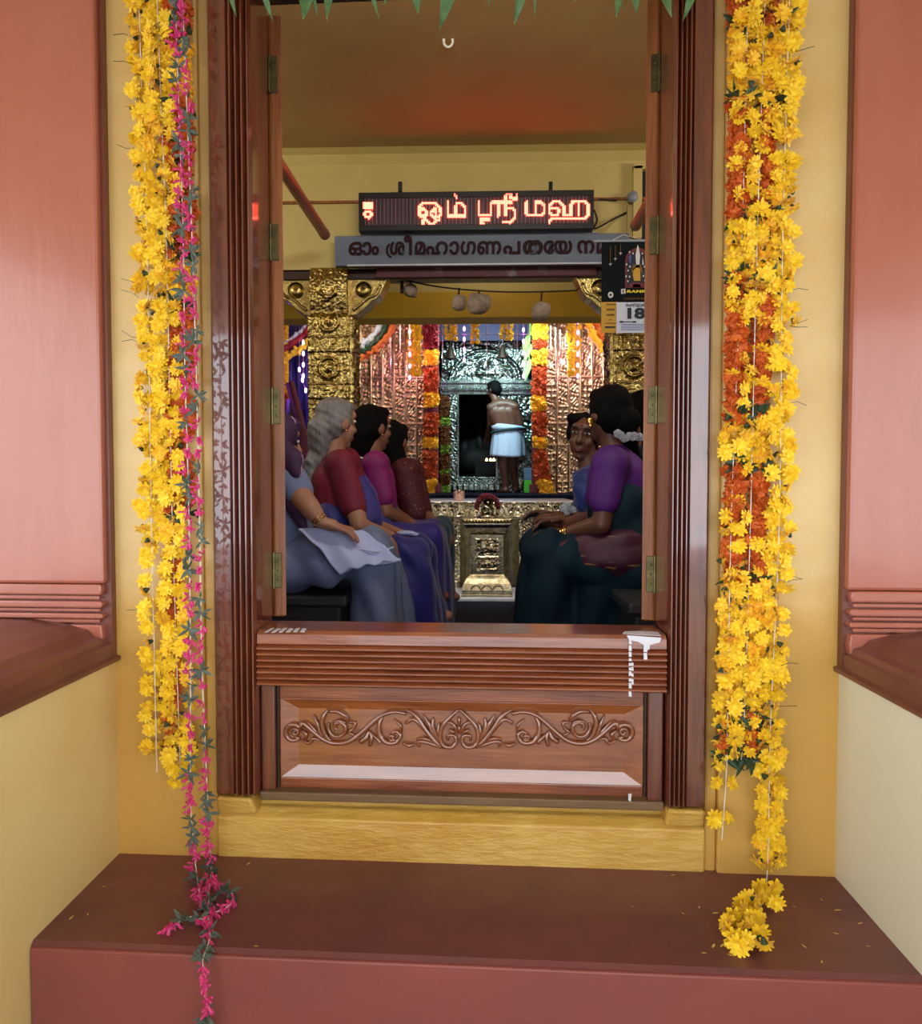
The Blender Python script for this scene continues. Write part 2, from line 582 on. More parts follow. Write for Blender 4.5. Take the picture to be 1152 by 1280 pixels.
def blob(name, L, voxel, m, parent=None, iters=4, disp=None, **tags):
    me = blob_mesh(L, voxel, iters)
    n = len(me.vertices)
    co = np.empty(n * 3)
    me.vertices.foreach_get('co', co)
    co = co.reshape(-1, 3)
    if disp is not None:
        no = np.empty(n * 3)
        me.vertices.foreach_get('normal', no)
        co = co + no.reshape(-1, 3) * disp(co)[:, None]
    lo, hi = co.min(0), co.max(0)
    org = V(((lo[0] + hi[0]) / 2, (lo[1] + hi[1]) / 2, lo[2]))
    me.vertices.foreach_set('co', (co - np.array(org)).reshape(-1))
    me.update()
    me.name = name
    me.materials.clear()
    return place(name, me, m, org, parent, True, **tags)


def text_part(name, body, fn, size, m, parent, bold=0.0, depth=0.003, xs=1.0):
    """lettering from the built-in typeface as flat raised mesh; fn(u, v, w) places it"""
    c = bpy.data.curves.new('t', 'FONT')
    c.body = body
    c.size = size
    c.extrude = depth
    c.offset = bold
    c.resolution_u = 3
    o = bpy.data.objects.new('t', c)
    COL.objects.link(o)
    dg = bpy.context.evaluated_depsgraph_get()
    me = bpy.data.meshes.new_from_object(o.evaluated_get(dg))
    bpy.data.objects.remove(o)
    mb = MB()
    mb.add([fn(p.co.x * xs, p.co.y, p.co.z) for p in me.vertices], [tuple(f.vertices) for f in me.polygons])
    w = max((p.co.x for p in me.vertices), default=0) * xs
    x0 = min((p.co.x for p in me.vertices), default=0) * xs
    bpy.data.meshes.remove(me)
    return mb, x0, w

# ================================================================== SETTING: porch
STEP_Z, STEP_Y = 0.480, 1.595
XL, XR = -0.967, 0.857          # faces of the two low side walls
struct(MB().box(-7, 7, -9, 2.0, -0.06, 0.0), 'porch_ground', 'concrete')
mb = MB()
mb.prism([(STEP_Y, 0), (STEP_Y - 0.003, STEP_Z - 0.007), (STEP_Y + 0.007, STEP_Z), (2.2, STEP_Z), (2.2, 0)], lambda u, v, w: (w, u, v), XL, XR)
step = struct(mb, 'entrance_step', 'oxide', front=True)
mb = MB().box(XL + 0.002, XR - 0.002, STEP_Y - 0.012, STEP_Y + 0.01, 0.0, STEP_Z - 0.008)
mb.build('step_riser', 'oxide_face', step, front=True, bevel=0.004)

for sgn, X, nm, wm in ((-1, XL, 'left', 'ochre'), (1, XR, 'right', 'cream_stained')):
    f = lambda u, v, w, X=X, sgn=sgn: (X + sgn * u, w, v)
    lw = struct(MB().prism([(0, 0), (0, 0.995), (0.7, 0.995), (0.7, 0)], f, -0.6, 2.06), 'wall_low_' + nm, 'cream' if sgn < 0 else 'cream_stained', front=True)
    prof = [(-0.012, 0.993), (-0.014, 1.003), (-0.002, 1.008), (-0.002, 1.040), (0.008, 1.046), (0.014, 1.058), (0.034, 1.064), (0.050, 1.080),
            (0.10, 1.092), (0.20, 1.104), (0.34, 1.108), (0.72, 1.10), (0.72, 0.993)]
    MB().prism(prof, f, -0.6, 2.0).build('coping', 'brown_coping', lw, front=True)
    # square pier standing on the low wall
    pz = 1.05
    e0 = abs(atf(139 if sgn < 0 else 1053.5, 600, 1.985).x - X) * (1 if sgn * (atf(139 if sgn < 0 else 1053.5, 600, 1.985).x - X) > 0 else -1)
    e1 = sgn * (atf(127.5 if sgn < 0 else 1062, 600, 1.955).x - X)
    pier = MB().prism([(e0, 1.0), (e0, 3.0), (0.66, 3.0), (0.66, 1.0)], f, 1.975, 2.03)
    pr = struct(pier, 'pier_' + nm, 'brown_trim', front=True)
    MB().prism([(e1, 1.196), (e1, 2.98), (0.66, 2.98), (0.66, 1.196)], f, 1.955, 1.985).build('pier_face', 'terracotta', pr, front=True, bevel=0.008)
    # moulded base rings
    z0 = 1.196
    for hgt, ins in ((0.030, 0.021), (0.013, 0.030), (0.020, 0.020), (0.011, 0.030), (0.016, 0.018), (0.013, 0.032), (0.058, 0.020)):
        mb = MB().prism([(e1 - .012 + ins, z0 - hgt + 0.002), (e1 - .012 + ins - 0.003, z0 - hgt / 2), (e1 - .012 + ins, z0 - 0.001), (0.66, z0 - 0.001), (0.66, z0 - hgt + 0.002)], f,
                        1.953 + (ins - 0.02) * 0.9, 1.985)
        mb.build('base_moulding', 'terracotta', pr, front=True, bevel=0.004)
        z0 -= hgt

# front wall either side of and over the door, with the yellow plaster panels
DL, DR = -0.700, 0.538          # outer edges of the wooden door frame
TOP = 3.62
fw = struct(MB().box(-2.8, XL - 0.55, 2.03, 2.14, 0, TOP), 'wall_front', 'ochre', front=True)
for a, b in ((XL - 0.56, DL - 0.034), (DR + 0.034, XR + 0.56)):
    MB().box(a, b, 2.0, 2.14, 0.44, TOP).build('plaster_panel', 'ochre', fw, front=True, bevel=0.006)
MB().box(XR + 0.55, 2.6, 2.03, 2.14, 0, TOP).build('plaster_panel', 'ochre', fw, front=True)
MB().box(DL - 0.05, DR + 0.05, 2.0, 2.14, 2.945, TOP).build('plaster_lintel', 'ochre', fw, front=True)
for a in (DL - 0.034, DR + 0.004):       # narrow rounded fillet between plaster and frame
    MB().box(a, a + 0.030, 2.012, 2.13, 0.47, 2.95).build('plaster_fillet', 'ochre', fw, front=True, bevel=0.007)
# lumpy plaster curb under the door
curb = struct(MB().prism([(2.004, 0.44), (2.002, 0.585), (2.02, 0.596), (2.03, 0.604), (2.045, 0.606), (2.06, 0.628), (2.16, 0.632), (2.16, 0.44)],
                         lambda u, v, w: (w, u, v), DL - 0.004, DR + 0.004), 'door_curb', 'ochre_rough', front=True, bevel=0.004)
for a, b in ((DL + 0.0, DL + 0.105), (DR - 0.095, DR)):
    MB().frustum(a, b, 1.996, 2.10, 0.595, a, b - (0.012 if a < 0 else 0), 1.978, 2.08, 0.645).build('plaster_corner', 'ochre_rough', curb, front=True, bevel=0.008)

# porch roof, out of the picture; beams under its edges are added to shade the wall
struct(MB().box(-2.7, 4.0, -1.3, 2.02, 2.99, 3.15), 'ceiling_porch', 'roofpaint')
struct(MB().box(-2.7, 4.0, -1.3, -1.1, 2.45, 2.99), 'beam_shade_front', 'ochre')
struct(MB().box(2.2, 2.4, -1.1, 2.0, 2.45, 2.99), 'beam_shade_right', 'ochre')
struct(MB().box(-2.7, -2.5, -1.1, 2.0, 2.62, 2.99), 'beam_shade_left', 'ochre')

# ================================================================== DOOR: frame, half door, folded leaves
dz0, dz1 = 0.652, 2.93
door = thing('carved_door_frame', 'reeded varnished dark wood door frame around the temple entrance', 'door frame', (-0.08, 2.0, 0.63))
YF = 1.985
for sgn, xo, xi in ((1, DL, -0.590), (-1, DR, 0.4435)):
    # flat outer board, reeded face, deep jamb: one post cross-section drawn as a profile
    prof = [(xo, 2.13), (xo, YF + 0.006), (xo + sgn * 0.006, YF), (xo + sgn * 0.046, YF)]
    w = abs(xi - xo) - 0.050
    nre = 4
    for k in range(nre):
        a = xo + sgn * (0.050 + w * k / nre)
        d = w / nre
        prof += [(a, YF + 0.007), (a + sgn * d * 0.15, YF + 0.001), (a + sgn * d * 0.38, YF - 0.007), (a + sgn * d * 0.62, YF - 0.007), (a + sgn * d * 0.85, YF + 0.001)]
    prof += [(xi, YF + 0.006), (xi, 2.14)]
    bot = dz0
    post = MB().prism(prof, lambda u, v, w: (u, v, w), bot, dz1).build('door_post', 'wood_v', door, front=True)
MB().box(DL, DR, YF, 2.14, 2.724, 2.95).build('lintel', 'wood_h', door, front=True, bevel=0.006)
MB().box(-0.592, 0.443, 2.02, 2.13, 2.715, 2.727).build('door_stop', 'wood_dark', door, front=True)

half = thing('half_door', 'low carved wooden barrier closing the lower part of the doorway', 'barrier', (-0.07, 2.05, 0.63))
zt = 1.074
prof = [(2.14, zt + 0.002), (1.998, zt + 0.002), (1.986, zt - 0.006), (1.984, zt - 0.03)]
zz = zt - 0.034
for k in range(7):
    d = 0.0152
    prof += [(1.990, zz), (1.984, zz - 0.002), (1.977, zz - 0.0055), (1.977, zz - 0.0095), (1.984, zz - 0.0135)]
    zz -= d
prof += [(1.99, zz), (2.06, zz), (2.14, zz)]
MB().prism(prof, lambda u, v, w: (w, u, v), -0.588, 0.439).build('reeded_rail', 'wood_h', half, front=True)
zr = zz
for a, b in ((-0.589, -0.552), (0.402, 0.440)):
    MB().box(a, b, 2.015, 2.12, 0.645, zr).build('stile', 'wood_v', half, front=True, bevel=0.004)
for a, b in ((-0.552, -0.545), (0.395, 0.402)):
    MB().box(a, b, 2.032, 2.12, 0.645, zr).build('stile_bead', 'wood_dark', half, front=True, bevel=0.002)
MB().box(-0.545, 0.395, 2.035, 2.11, zr - 0.045, zr).build('top_rail', 'wood_h', half, front=True, bevel=0.003)
MB().box(-0.545, 0.395, 2.035, 2.11, 0.652, 0.682).build('bottom_rail', 'wood_h', half, front=True, bevel=0.003)
MB().box(-0.59, 0.44, 2.0, 2.12, 0.632, 0.655).build('bottom_sill', 'wood_dirty', half, front=True, bevel=0.004)
# raised-and-fielded panel: bevelled margin, flat field
px0, px1, pz0, pz1 = -0.545, 0.395, 0.680, zr - 0.043
g = 0.048
vs = [(px0, 2.036, pz0), (px1, 2.036, pz0), (px1, 2.036, pz1), (px0, 2.036, pz1),
      (px0 + g, 2.0475, pz0 + .032), (px1 - g, 2.0475, pz0 + .032), (px1 - g, 2.0475, pz1 - g * .6), (px0 + g, 2.0475, pz1 - g * .6)]
vs += [(x, 2.10, z) for x, y, z in vs[:4]]
MB().add(vs, [(0, 1, 5, 4), (1, 2, 6, 5), (2, 3, 7, 6), (3, 0, 4, 7), (4, 5, 6, 7), (0, 8, 9, 1), (1, 9, 10, 2), (2, 10, 11, 3), (3, 11, 8, 0), (8, 11, 10, 9)]).build(
    'fielded_panel', 'wood_panel', half, front=True, bevel=0.003)

# acanthus scroll, drawn in picture units of a half panel (576 = centre line), mirrored
YP = 2.0465


def c2(x, y):      # crop units -> panel point
    p = atf(340 + x / 4.608, 870 + y / 4.608, YP)
    return p.x, p.z


def spiral(cx, cy, r0, a0, turns, sgn=1, k=0.25):
    out = []
    n = int(18 * abs(turns))
    for i in range(n + 1):
        t = i / n
        r = r0 * (1 - t) + r0 * k * t
        a = a0 + sgn * turns * 2 * pi * t
        out.append((cx + r * cos(a), cy + r * sin(a)))
    return out


strokes = [
    # (points in crop units, widths)
    ([(135, 232)] + spiral(128, 205, 46, 0.9, 0.75, 1, 1.0)[::1] + [(180, 150), (235, 195), (300, 245), (370, 268), (450, 255), (520, 205), (580, 150), (640, 105), (710, 88), (775, 100)], (11, 15, 17, 17, 16, 12)),
    (spiral(135, 205, 26, 2.6, 1.1, 1, 0.35), (10, 9, 12)),
    ([(200, 140), (240, 180), (285, 240), (330, 262)], (4, 11, 12, 8)),
    ([(240, 105), (262, 150), (280, 205), (305, 245)], (4, 11, 11, 7)),
    ([(328, 70), (300, 110), (290, 160), (315, 230), (350, 258)], (5, 14, 15, 13, 8)),
    (spiral(385, 180, 62, 3.6, 1.15, -1, 0.3), (10, 13, 14)),
    ([(330, 90), (380, 85), (420, 108), (445, 140)], (10, 15, 15, 8)),
    ([(352, 150), (390, 140), (430, 155)], (9, 15, 7)),
    ([(445, 150), (480, 150), (470, 185), (445, 205), (480, 225)], (8, 10, 10, 10, 7)),
    ([(170, 250), (215, 268), (240, 240), (285, 255)], (6, 12, 10, 5)),
    ([(170, 195), (200, 215), (190, 250)], (8, 14, 9)),
    # middle scroll under the arching stem
    ([(640, 112), (618, 160), (622, 220), (660, 262), (715, 262), (740, 225), (715, 200), (690, 215)], (8, 15, 17, 17, 15, 13, 11, 11)),
    (spiral(690, 235, 18, 0.5, 1.0, 1, 0.4), (10, 12)),
    ([(700, 130), (740, 165), (745, 210)], (5, 9, 5)),
    # trefoil leaf under the stem
    ([(560, 195), (545, 235), (510, 262)], (9, 15, 15)), ([(565, 200), (575, 240), (565, 280)], (9, 14, 12)), ([(575, 215), (610, 245), (625, 265)], (8, 13, 15)),
    # fan of leaves towards the centre
    ([(770, 75), (830, 110), (880, 185), (945, 265), (985, 290)], (5, 16, 16, 14, 8)),
    ([(770, 155), (820, 130), (880, 190), (930, 250)], (9, 14, 13, 7)),
    ([(870, 105), (900, 150), (930, 215), (960, 265)], (5, 13, 13, 8)),
    ([(930, 120), (925, 170), (945, 225), (970, 270)], (7, 14, 13, 8)),
    ([(965, 150), (955, 200), (972, 255)], (5, 11, 8)),
    ([(985, 292), (930, 275), (880, 258), (840, 262), (850, 290)], (10, 13, 12, 11, 8)),
    ([(930, 262), (880, 240), (830, 245)], (6, 11, 4)),
    ([(755, 268), (790, 280), (820, 272)], (8, 15, 7)),
    # heart-shaped middle
    ([(1075, 75), (1030, 115), (985, 165), (968, 220), (980, 275), (1030, 290), (1060, 262), (1050, 225), (1015, 225), (1012, 252)], (9, 12, 13, 13, 14, 14, 12, 11, 10, 9)),
    ([(990, 160), (1030, 150), (1055, 180), (1070, 215)], (6, 11, 11, 6)),
    ([(1020, 190), (1050, 205)], (8, 8)),
]
carve = []
for mirror in (0, 1):
    for pts, ws in strokes:
        if mirror:
            pts = [(2 * 1077 - x, y) for x, y in pts]
        P = [(c2(x, y)) for x, y in pts]
        P3 = smooth_path([(x, YP - 0.004, z) for x, z in P], 4)
        n = len(P3)
        rs = []
        for i in range(n):
            t = i / (n - 1) * (len(ws) - 1)
            k = min(int(t), len(ws) - 2)
            rs.append(lerp(ws[k], ws[k + 1], t - k) * 0.000434 * 1.05)
        mb = MB().tube([(p.x, p.y - 0.002 * sin(pi * i / n), p.z) for i, p in enumerate(P3)], rs, 8, flat=1.25, up=(0, 1, 0))
        mb.build('carved_scroll', 'wood_carved', half, front=True, smooth=True)
p = c2(1077, 140)
MB().ball((p[0], YP - 0.004, p[1]), (0.006, 0.008, 0.012)).build('carved_bud', 'wood_carved', half, front=True, smooth=True)
for dx in (-22, 0, 22):
    p = c2(1077 + dx, 185 - abs(dx) * .2)
    MB().ball((p[0], YP - 0.004, p[1]), (0.0055, 0.008, 0.010)).build('carved_bud', 'wood_carved', half, front=True, smooth=True)

# dried white paint left on the rail
def smear(pix, Y, lift):
    poly = [atf(x, y, Y) for x, y in pix]
    mb = MB().prism([(p.x, p.z) for p in poly], lambda u, v, w: (u, Y - w, v), 0.0, lift)
    mb.build('paint_smear', 'whitepaint', half, front=True)


def smear_top(pix, lift=0.0008):
    poly = []
    for x, y in pix:
        q = onz(x, y, zt + 0.002)
        poly.append((q.x, q.y + SH * q.x))
    MB().prism(poly, lambda u, v, w: (u, v, zt + 0.002 + w), 0, lift).build('paint_smear', 'whitepaint', half, front=True)


for k in range(6):
    x0 = 330 + k * 9
    smear_top([(x0, 791 - k * .2), (x0 + 5, 790.5), (x0 + 13 - k, 785 + (k % 2)), (x0 + 8 - k, 785.5)])
smear_top([(778, 792), (800, 794), (826, 795), (822, 790), (800, 789), (780, 789.5)])
smear([(783, 794), (826, 797), (824, 803), (812, 806), (811, 812), (805, 812), (804, 806), (797, 802), (786, 800)], 1.9845, 0.002)
for x0, y0, y1, w in ((787, 800, 866, 3), (806, 806, 826, 4), (790, 828, 850, 2)):
    yy = y0
    while yy < y1:
        h = 3 + rnd.random() * 6
        smear([(x0 - w / 2, yy), (x0 + w / 2, yy), (x0 + w / 2 + .6, yy + h), (x0 - w / 2, yy + h)], 1.979, 0.003)
        yy += h + 1 + rnd.random() * 3
q = [(785, 992), (789, 992), (788, 1002), (785, 1000)]
smear(q, 1.998, 0.002)

# the two tall leaves folded back into the hall; each shows its hinge edge
for sgn, hxp, nm, lab in ((-1, -0.588, 'left', 'tall wooden door leaf folded back inside the left jamb, hinge edge showing'),
                          (1, 0.442, 'right', 'tall wooden door leaf folded back inside the right jamb, beside the calendar')):
    LW, TH = 0.50, 0.034
    z0, z1 = 1.085, 2.705
    ang = radians(33)
    # leaf runs outwards behind the wall, its narrow hinge edge facing the doorway
    base = V((hxp, 2.152 - SH * hxp, 0))
    ex = V((sgn * cos(ang), sin(ang), 0))
    e_in = V((-sgn, 0, 0))
    leaf = thing('door_leaf', lab, 'door', (hxp, 2.16, z0))
    a = base - V((sgn * 0.002, 0, 0))
    edge = [a, a + V((-sgn * TH, 0.0, 0)), a + V((-sgn * TH, 0.03, 0)) + ex * 0.0, a + ex * 0.05 + V((0, 0.02, 0))]
    quad = [(a.x, a.y), (a.x - sgn * TH * 0.94, a.y + 0.004), (a.x - sgn * TH * 0.94 + ex.x * LW, a.y + 0.035 + ex.y * LW), (a.x + ex.x * LW, a.y + ex.y * LW)]
    ch = 0.012
    MB().prism(quad, lambda u, v, w: (u, v, w), z0, z1).build('leaf_board', 'wood_leaf', leaf, bevel=0.004)
    hys = (88, 300, 507, 714) if sgn < 0 else (95, 297, 507, 717)
    for hy in hys:
        c = at(342 if sgn < 0 else 817, hy, 2.15)
        cx = a.x - sgn * TH * 0.25
        hg = MB().box(min(cx - .011, cx + .011), max(cx - .011, cx + .011), a.y - 0.004, a.y + 0.003, c.z - 0.048, c.z + 0.048).build('hinge', 'brass', leaf, bevel=0.001)
        MB().tube([(a.x + sgn * 0.002, a.y - 0.004, c.z - 0.05), (a.x + sgn * 0.002, a.y - 0.004, c.z + 0.05)], 0.0045, 8).build('hinge_pin', 'brass', hg)
        mb = MB()
        for dz in (-0.025, 0, 0.025):
            MB().ball((cx, a.y - 0.004, c.z + dz), (0.0035, 0.002, 0.0035), 8, 5).build('screw', 'brass', hg)

# ================================================================== FLOWERS
def petal(mb, R, l, w, n0, tilt, curl, az, mid=0.55):
    """a two-step petal from radius n0 outwards, in the x-z plane facing -y"""
    pts = []
    for t, ww in ((0, 0.35), (mid, 1.0), (1, 0.55)):
        r = n0 + l * t
        y = -(sin(tilt) * l * t) + curl * t * t
        for s in (-1, 1):
            pts.append((r, y, s * w * ww / 2))
    q = []
    for r, y, t in pts:
        q.append((R * (r * cos(az) - t * sin(az)), R * y, R * (r * sin(az) + t * cos(az))))
    mb.add(q, [(0, 1, 3, 2), (2, 3, 5, 4)])


def chrysanthemum(seed, mname, R=0.0235):
    r = random.Random(seed)
    mb = MB()
    for n, l, w, n0, tilt in ((13, .78, .36, .2, .10), (12, .62, .34, .15, .42), (9, .46, .30, .10, .8), (6, .3, .26, .05, 1.15)):
        for k in range(n):
            petal(mb, R, l * r.uniform(.85, 1.12), w, n0, tilt + r.uniform(-.18, .22), r.uniform(-.1, .22), 2 * pi * (k + r.uniform(-.3, .3)) / n + n)
    nf = len(mb.f)
    mb.lathe([(0.001, -0.1 * R), (0.30 * R, -0.02 * R), (0.32 * R, .12 * R), (0.001, .16 * R)], (0, 0, 0), 8, (0, -1, 0))
    n2 = len(mb.f)
    mb.lathe([(0.001, -0.62 * R), (0.16 * R, -0.55 * R), (0.30 * R, -0.2 * R), (0.34 * R, -.02 * R)], (0, 0.0, 0), 8, (0, -1, 0))
    me = mb.mesh('chrysanthemum')
    me.materials.append(M[mname])
    me.materials.append(M['calyx'])
    idx = [0] * n2 + [1] * (len(mb.f) - n2)
    me.polygons.foreach_set('material_index', idx)
    return me


def marigold(seed, mname, R=0.026):
    r = random.Random(seed)
    mb = MB()
    mb.ball((0, 0, 0), (R * .78, R * .66, R * .78), 8, 6)
    for k in range(58):
        z = 1 - 2 * (k + .5) / 58
        a = k * 2.39996
        d = V((sqrt(1 - z * z) * cos(a), z * .85, sqrt(1 - z * z) * sin(a)))
        t1 = d.orthogonal().normalized()
        t1 = (t1 * cos(k) + d.cross(t1) * sin(k)).normalized()
        t2 = d.cross(t1).normalized()
        b = d * R * .7
        w = R * r.uniform(.24, .36)
        e = d * R * r.uniform(.98, 1.2) + t2 * w * r.uniform(-.5, .9)
        mb.add([b - t1 * w, b + t1 * w, e + t1 * w * .9 + t2 * w * .35, e + d * w * .2, e - t1 * w * .9 + t2 * w * .2], [(0, 1, 2, 3, 4)])
    me = mb.mesh('marigold')
    me.materials.append(M[mname])
    return me


def leaf_blade(mb, c, d, side, l, w, droop=0.0, fold=0.15, sway=0.0):
    """pointed leaf: from c along d, width axis side"""
    c, d, side = V(c), V(d).normalized(), V(side).normalized()
    nrm = d.cross(side)
    n = 8
    prof = (0.12, 0.6, 0.92, 1.0, 0.88, 0.62, 0.34, 0.0)
    vs = []
    for i in range(n):
        t = i / (n - 1)
        p = c + d * l * t + nrm * (droop * l * t * t) + side * (sway * l * (t * t - t))
        vs += [p - side * w * prof[i] / 2 + nrm * fold * w * prof[i], p, p + side * w * prof[i] / 2 + nrm * fold * w * prof[i]]
    fs = []
    for i in range(n - 1):
        for k in (0, 1):
            fs.append((i * 3 + k, i * 3 + k + 1, i * 3 + k + 4, i * 3 + k + 3))
    mb.add(vs, fs)


def leaf_sprig(seed, mname, n=6, l=0.03, w=0.009):
    r = random.Random(seed)
    mb = MB()
    for k in range(n):
        a = r.uniform(0, 2 * pi)
        d = V((cos(a), r.uniform(-.8, .1), sin(a)))
        leaf_blade(mb, (0, 0, 0), d, d.cross(V((r.uniform(-1, 1), -1, r.uniform(-1, 1)))), l * r.uniform(.7, 1.2), w * r.uniform(.8, 1.3), r.uniform(-.3, .3))
    me = mb.mesh('leaf_sprig')
    me.materials.append(M[mname])
    return me


def bud_cluster(seed, mname, n=5):
    r = random.Random(seed)
    mb = MB()
    for k in range(n):
        a = r.uniform(0, 2 * pi)
        d = V((cos(a) * r.uniform(.4, 1), r.uniform(-.9, -.1), sin(a) - .25)).normalized()
        l = r.uniform(.013, .024)
        b = V((r.uniform(-.003, .003), 0, r.uniform(-.008, .008)))
        mb.tube([b, b + d * l * .35, b + d * l * .75, b + d * l], [.0012, .0022, .0036, .0012], 5)
    me = mb.mesh('oleander_buds')
    me.materials.append(M[mname])
    return me


CHR = [chrysanthemum(i, 'yellow') for i in range(5)]
CHR2 = [chrysanthemum(20 + i, 'yellow2') for i in range(3)]
MAR = [marigold(i, 'orange') for i in range(3)]
MARY = [marigold(10 + i, 'yellow2') for i in range(3)]
SPRIG = [leaf_sprig(i, 'leaf', 7, .036, .012) for i in range(3)]
GSPRIG = [leaf_sprig(10 + i, 'greyleaf', 7, .030, .009) for i in range(4)]
BUDS = [bud_cluster(i, 'pink', 7) for i in range(5)]


def face_rot(r, spread=0.7):
    return (r.gauss(0, spread) + 0.1, r.uniform(0, 2 * pi), r.gauss(0, spread))


from mathutils import Euler


def frot(r, tilt=0.55):
    """spin about the flower's own axis, then lean away from straight at the viewer"""
    a = r.uniform(0, 2 * pi)
    t = min(abs(r.gauss(0, tilt)), 1.5)
    return (Matrix.Rotation(t, 3, V((cos(a), 0, sin(a)))) @ Matrix.Rotation(r.uniform(0, 6.28), 3, 'Y')).to_euler()


GY = 1.945


def string(pix, Y, parent, rr=0.0011):
    pts = [atw(x, y, Y) for y, x in pix]
    MB().tube(smooth_path(pts, 4), rr, 5).build('string', 'thread', parent)


# ---- left yellow chrysanthemum garland
r = random.Random(3)
lpaths = [[(-60, 172), (150, 178), (300, 184), (640, 189), (965, 196)], [(-60, 194), (150, 202), (300, 208), (640, 215), (985, 226)]]
for j, pth in enumerate(lpaths):
    gl = thing('chrysanthemum_garland', ('yellow chrysanthemum garland, outer string of the two hanging left of the door', 'yellow chrysanthemum garland, inner string of the two left of the door, behind the pink strand')[j],
               'garland', atw(pth[-1][1], pth[-1][0], GY), 'yellow chrysanthemum strings left of the door')
    if j == 0:
        gl0 = gl
    string(pth, GY + 0.003, gl)
    y = -40.0
    yend = 955 if j == 0 else 985
    while y < yend:
        for s in (-1, 0, 1):
            if s == 0 and y > 700 and r.random() < .4:
                continue
            x = path_x(pth, y) + s * r.uniform(6, 13) + r.gauss(0, 2)
            if j == 0 and y > 640:
                x += 6 if s > 0 else 0
            p = atw(x, y + r.gauss(0, 4), GY + (r.uniform(-.014, .014) if s else r.uniform(.004, .024)))
            inst('chrysanthemum', r.choice(CHR if r.random() < .88 else CHR2), p, frot(r, .75), r.uniform(.74, 1.04), gl)
        y += 14.5 + (1.5 if y > 640 else 0)
gl = gl0
for k in range(8):
    y = r.uniform(20, 900)
    p = atw(path_x(lpaths[0], y) - 12, y, GY)
    MB().tube([p, p + V((-0.016, -.004, r.uniform(-.004, .012))), p + V((-0.042, -.004, r.uniform(-.004, .02)))], .0008, 4).build('stem', 'calyx', gl)

# ---- left marigold garland behind it
gm = thing('marigold_garland', 'orange marigold garland with yellow and leaf bands half hidden behind the left yellow garland', 'garland', atw(225, 950, 1.975))
gmp = [[(-60, 212), (300, 218), (640, 219), (950, 214)], [(-60, 229), (300, 233), (640, 234), (950, 234)]]
for j, pth in enumerate(gmp):
    y = -40.0
    while y < (940 if j == 0 else 640):
        yel = 60 < y < 122 or 325 < y < 378
        if j == 1 and y > 470 and r.random() < .35:
            y += 18
            continue
        p = atw(path_x(pth, y) + r.gauss(0, 2), y, 1.964 + r.uniform(-.006, .006))
        inst('marigold', r.choice(MARY if yel else MAR), p, frot(r, .9), r.uniform(.70, .88), gm)
        y += 17
    for yb in (42, 128, 318, 384, 640, 935):
        p = atw(path_x(pth, yb) + 3, yb, 1.955)
        inst('leaf_sprig', r.choice(SPRIG), p, (r.uniform(-.5, .5), r.uniform(0, 6), 0), 1.1, gm)

# ---- pink oleander strand
gp = thing('oleander_strand', 'pink oleander bud strand with grey green leaves trailing over the step edge', 'garland', (-0.55, 1.6, STEP_Z))
ST = STEP_Z + 0.010


def stepw(px, py):
    return onz(px, py, ST)


Yhang = 1.905


def hang(path):
    return [atw(x, y, Yhang) for y, x in path]


s1 = hang([(-60, 216), (0, 219), (150, 224), (300, 229), (460, 231), (640, 236), (820, 238), (990, 238), (1050, 241)]) + [stepw(245, 1086), stepw(250, 1120), stepw(260, 1150), stepw(262, 1172)]
edge = stepw(258, 1190)
fy = edge.y - 0.035
s1 += [V((edge.x, edge.y - .022, ST - .004)), at(256, 1215, fy), at(258, 1250, fy), at(259, 1290, fy), at(259, 1340, fy)]
s2 = hang([(-60, 226), (0, 228), (150, 234), (300, 240), (460, 245), (640, 249), (820, 252), (990, 259), (1050, 261)]) + [stepw(264, 1085), stepw(261, 1115), stepw(261, 1145), stepw(262, 1170)]
b1 = [stepw(256, 1150), stepw(238, 1146), stepw(224, 1152), stepw(211, 1162)]
b2 = [stepw(266, 1095), stepw(280, 1112), stepw(291, 1118), stepw(286, 1132), stepw(270, 1140)]
for q in (s1, s2, b1, b2):
    MB().tube(smooth_path(q, 4), .0013, 5).build('string', 'thread', gp)


def dress(path, start, r):
    P = smooth_path(path, 10)
    acc = 0.0
    nxt = 0.0
    phase = start
    for a, b in zip(P, P[1:]):
        acc += (b - a).length
        if acc >= nxt:
            cyc = (acc + phase) % 0.165
            pos = b + V((r.gauss(0, .003), -0.003, r.gauss(0, .003)))
            if cyc < 0.105:
                inst('oleander_buds', r.choice(BUDS), pos, (r.uniform(-.4, .4), r.uniform(-.6, .6), r.uniform(-.5, .5)), r.uniform(.75, 1.1), gp)
                nxt = acc + 0.017
            else:
                inst('leaf_sprig', r.choice(GSPRIG), pos, (r.uniform(-.4, .4), r.uniform(0, 6.28), r.uniform(-.5, .5)), r.uniform(.75, 1.1), gp)
                nxt = acc + 0.018


r = random.Random(5)
dress(s1, 0.0, r)
dress(s2, 0.06, r)
dress(b1, 0.09, r)
dress(b2, 0.02, r)

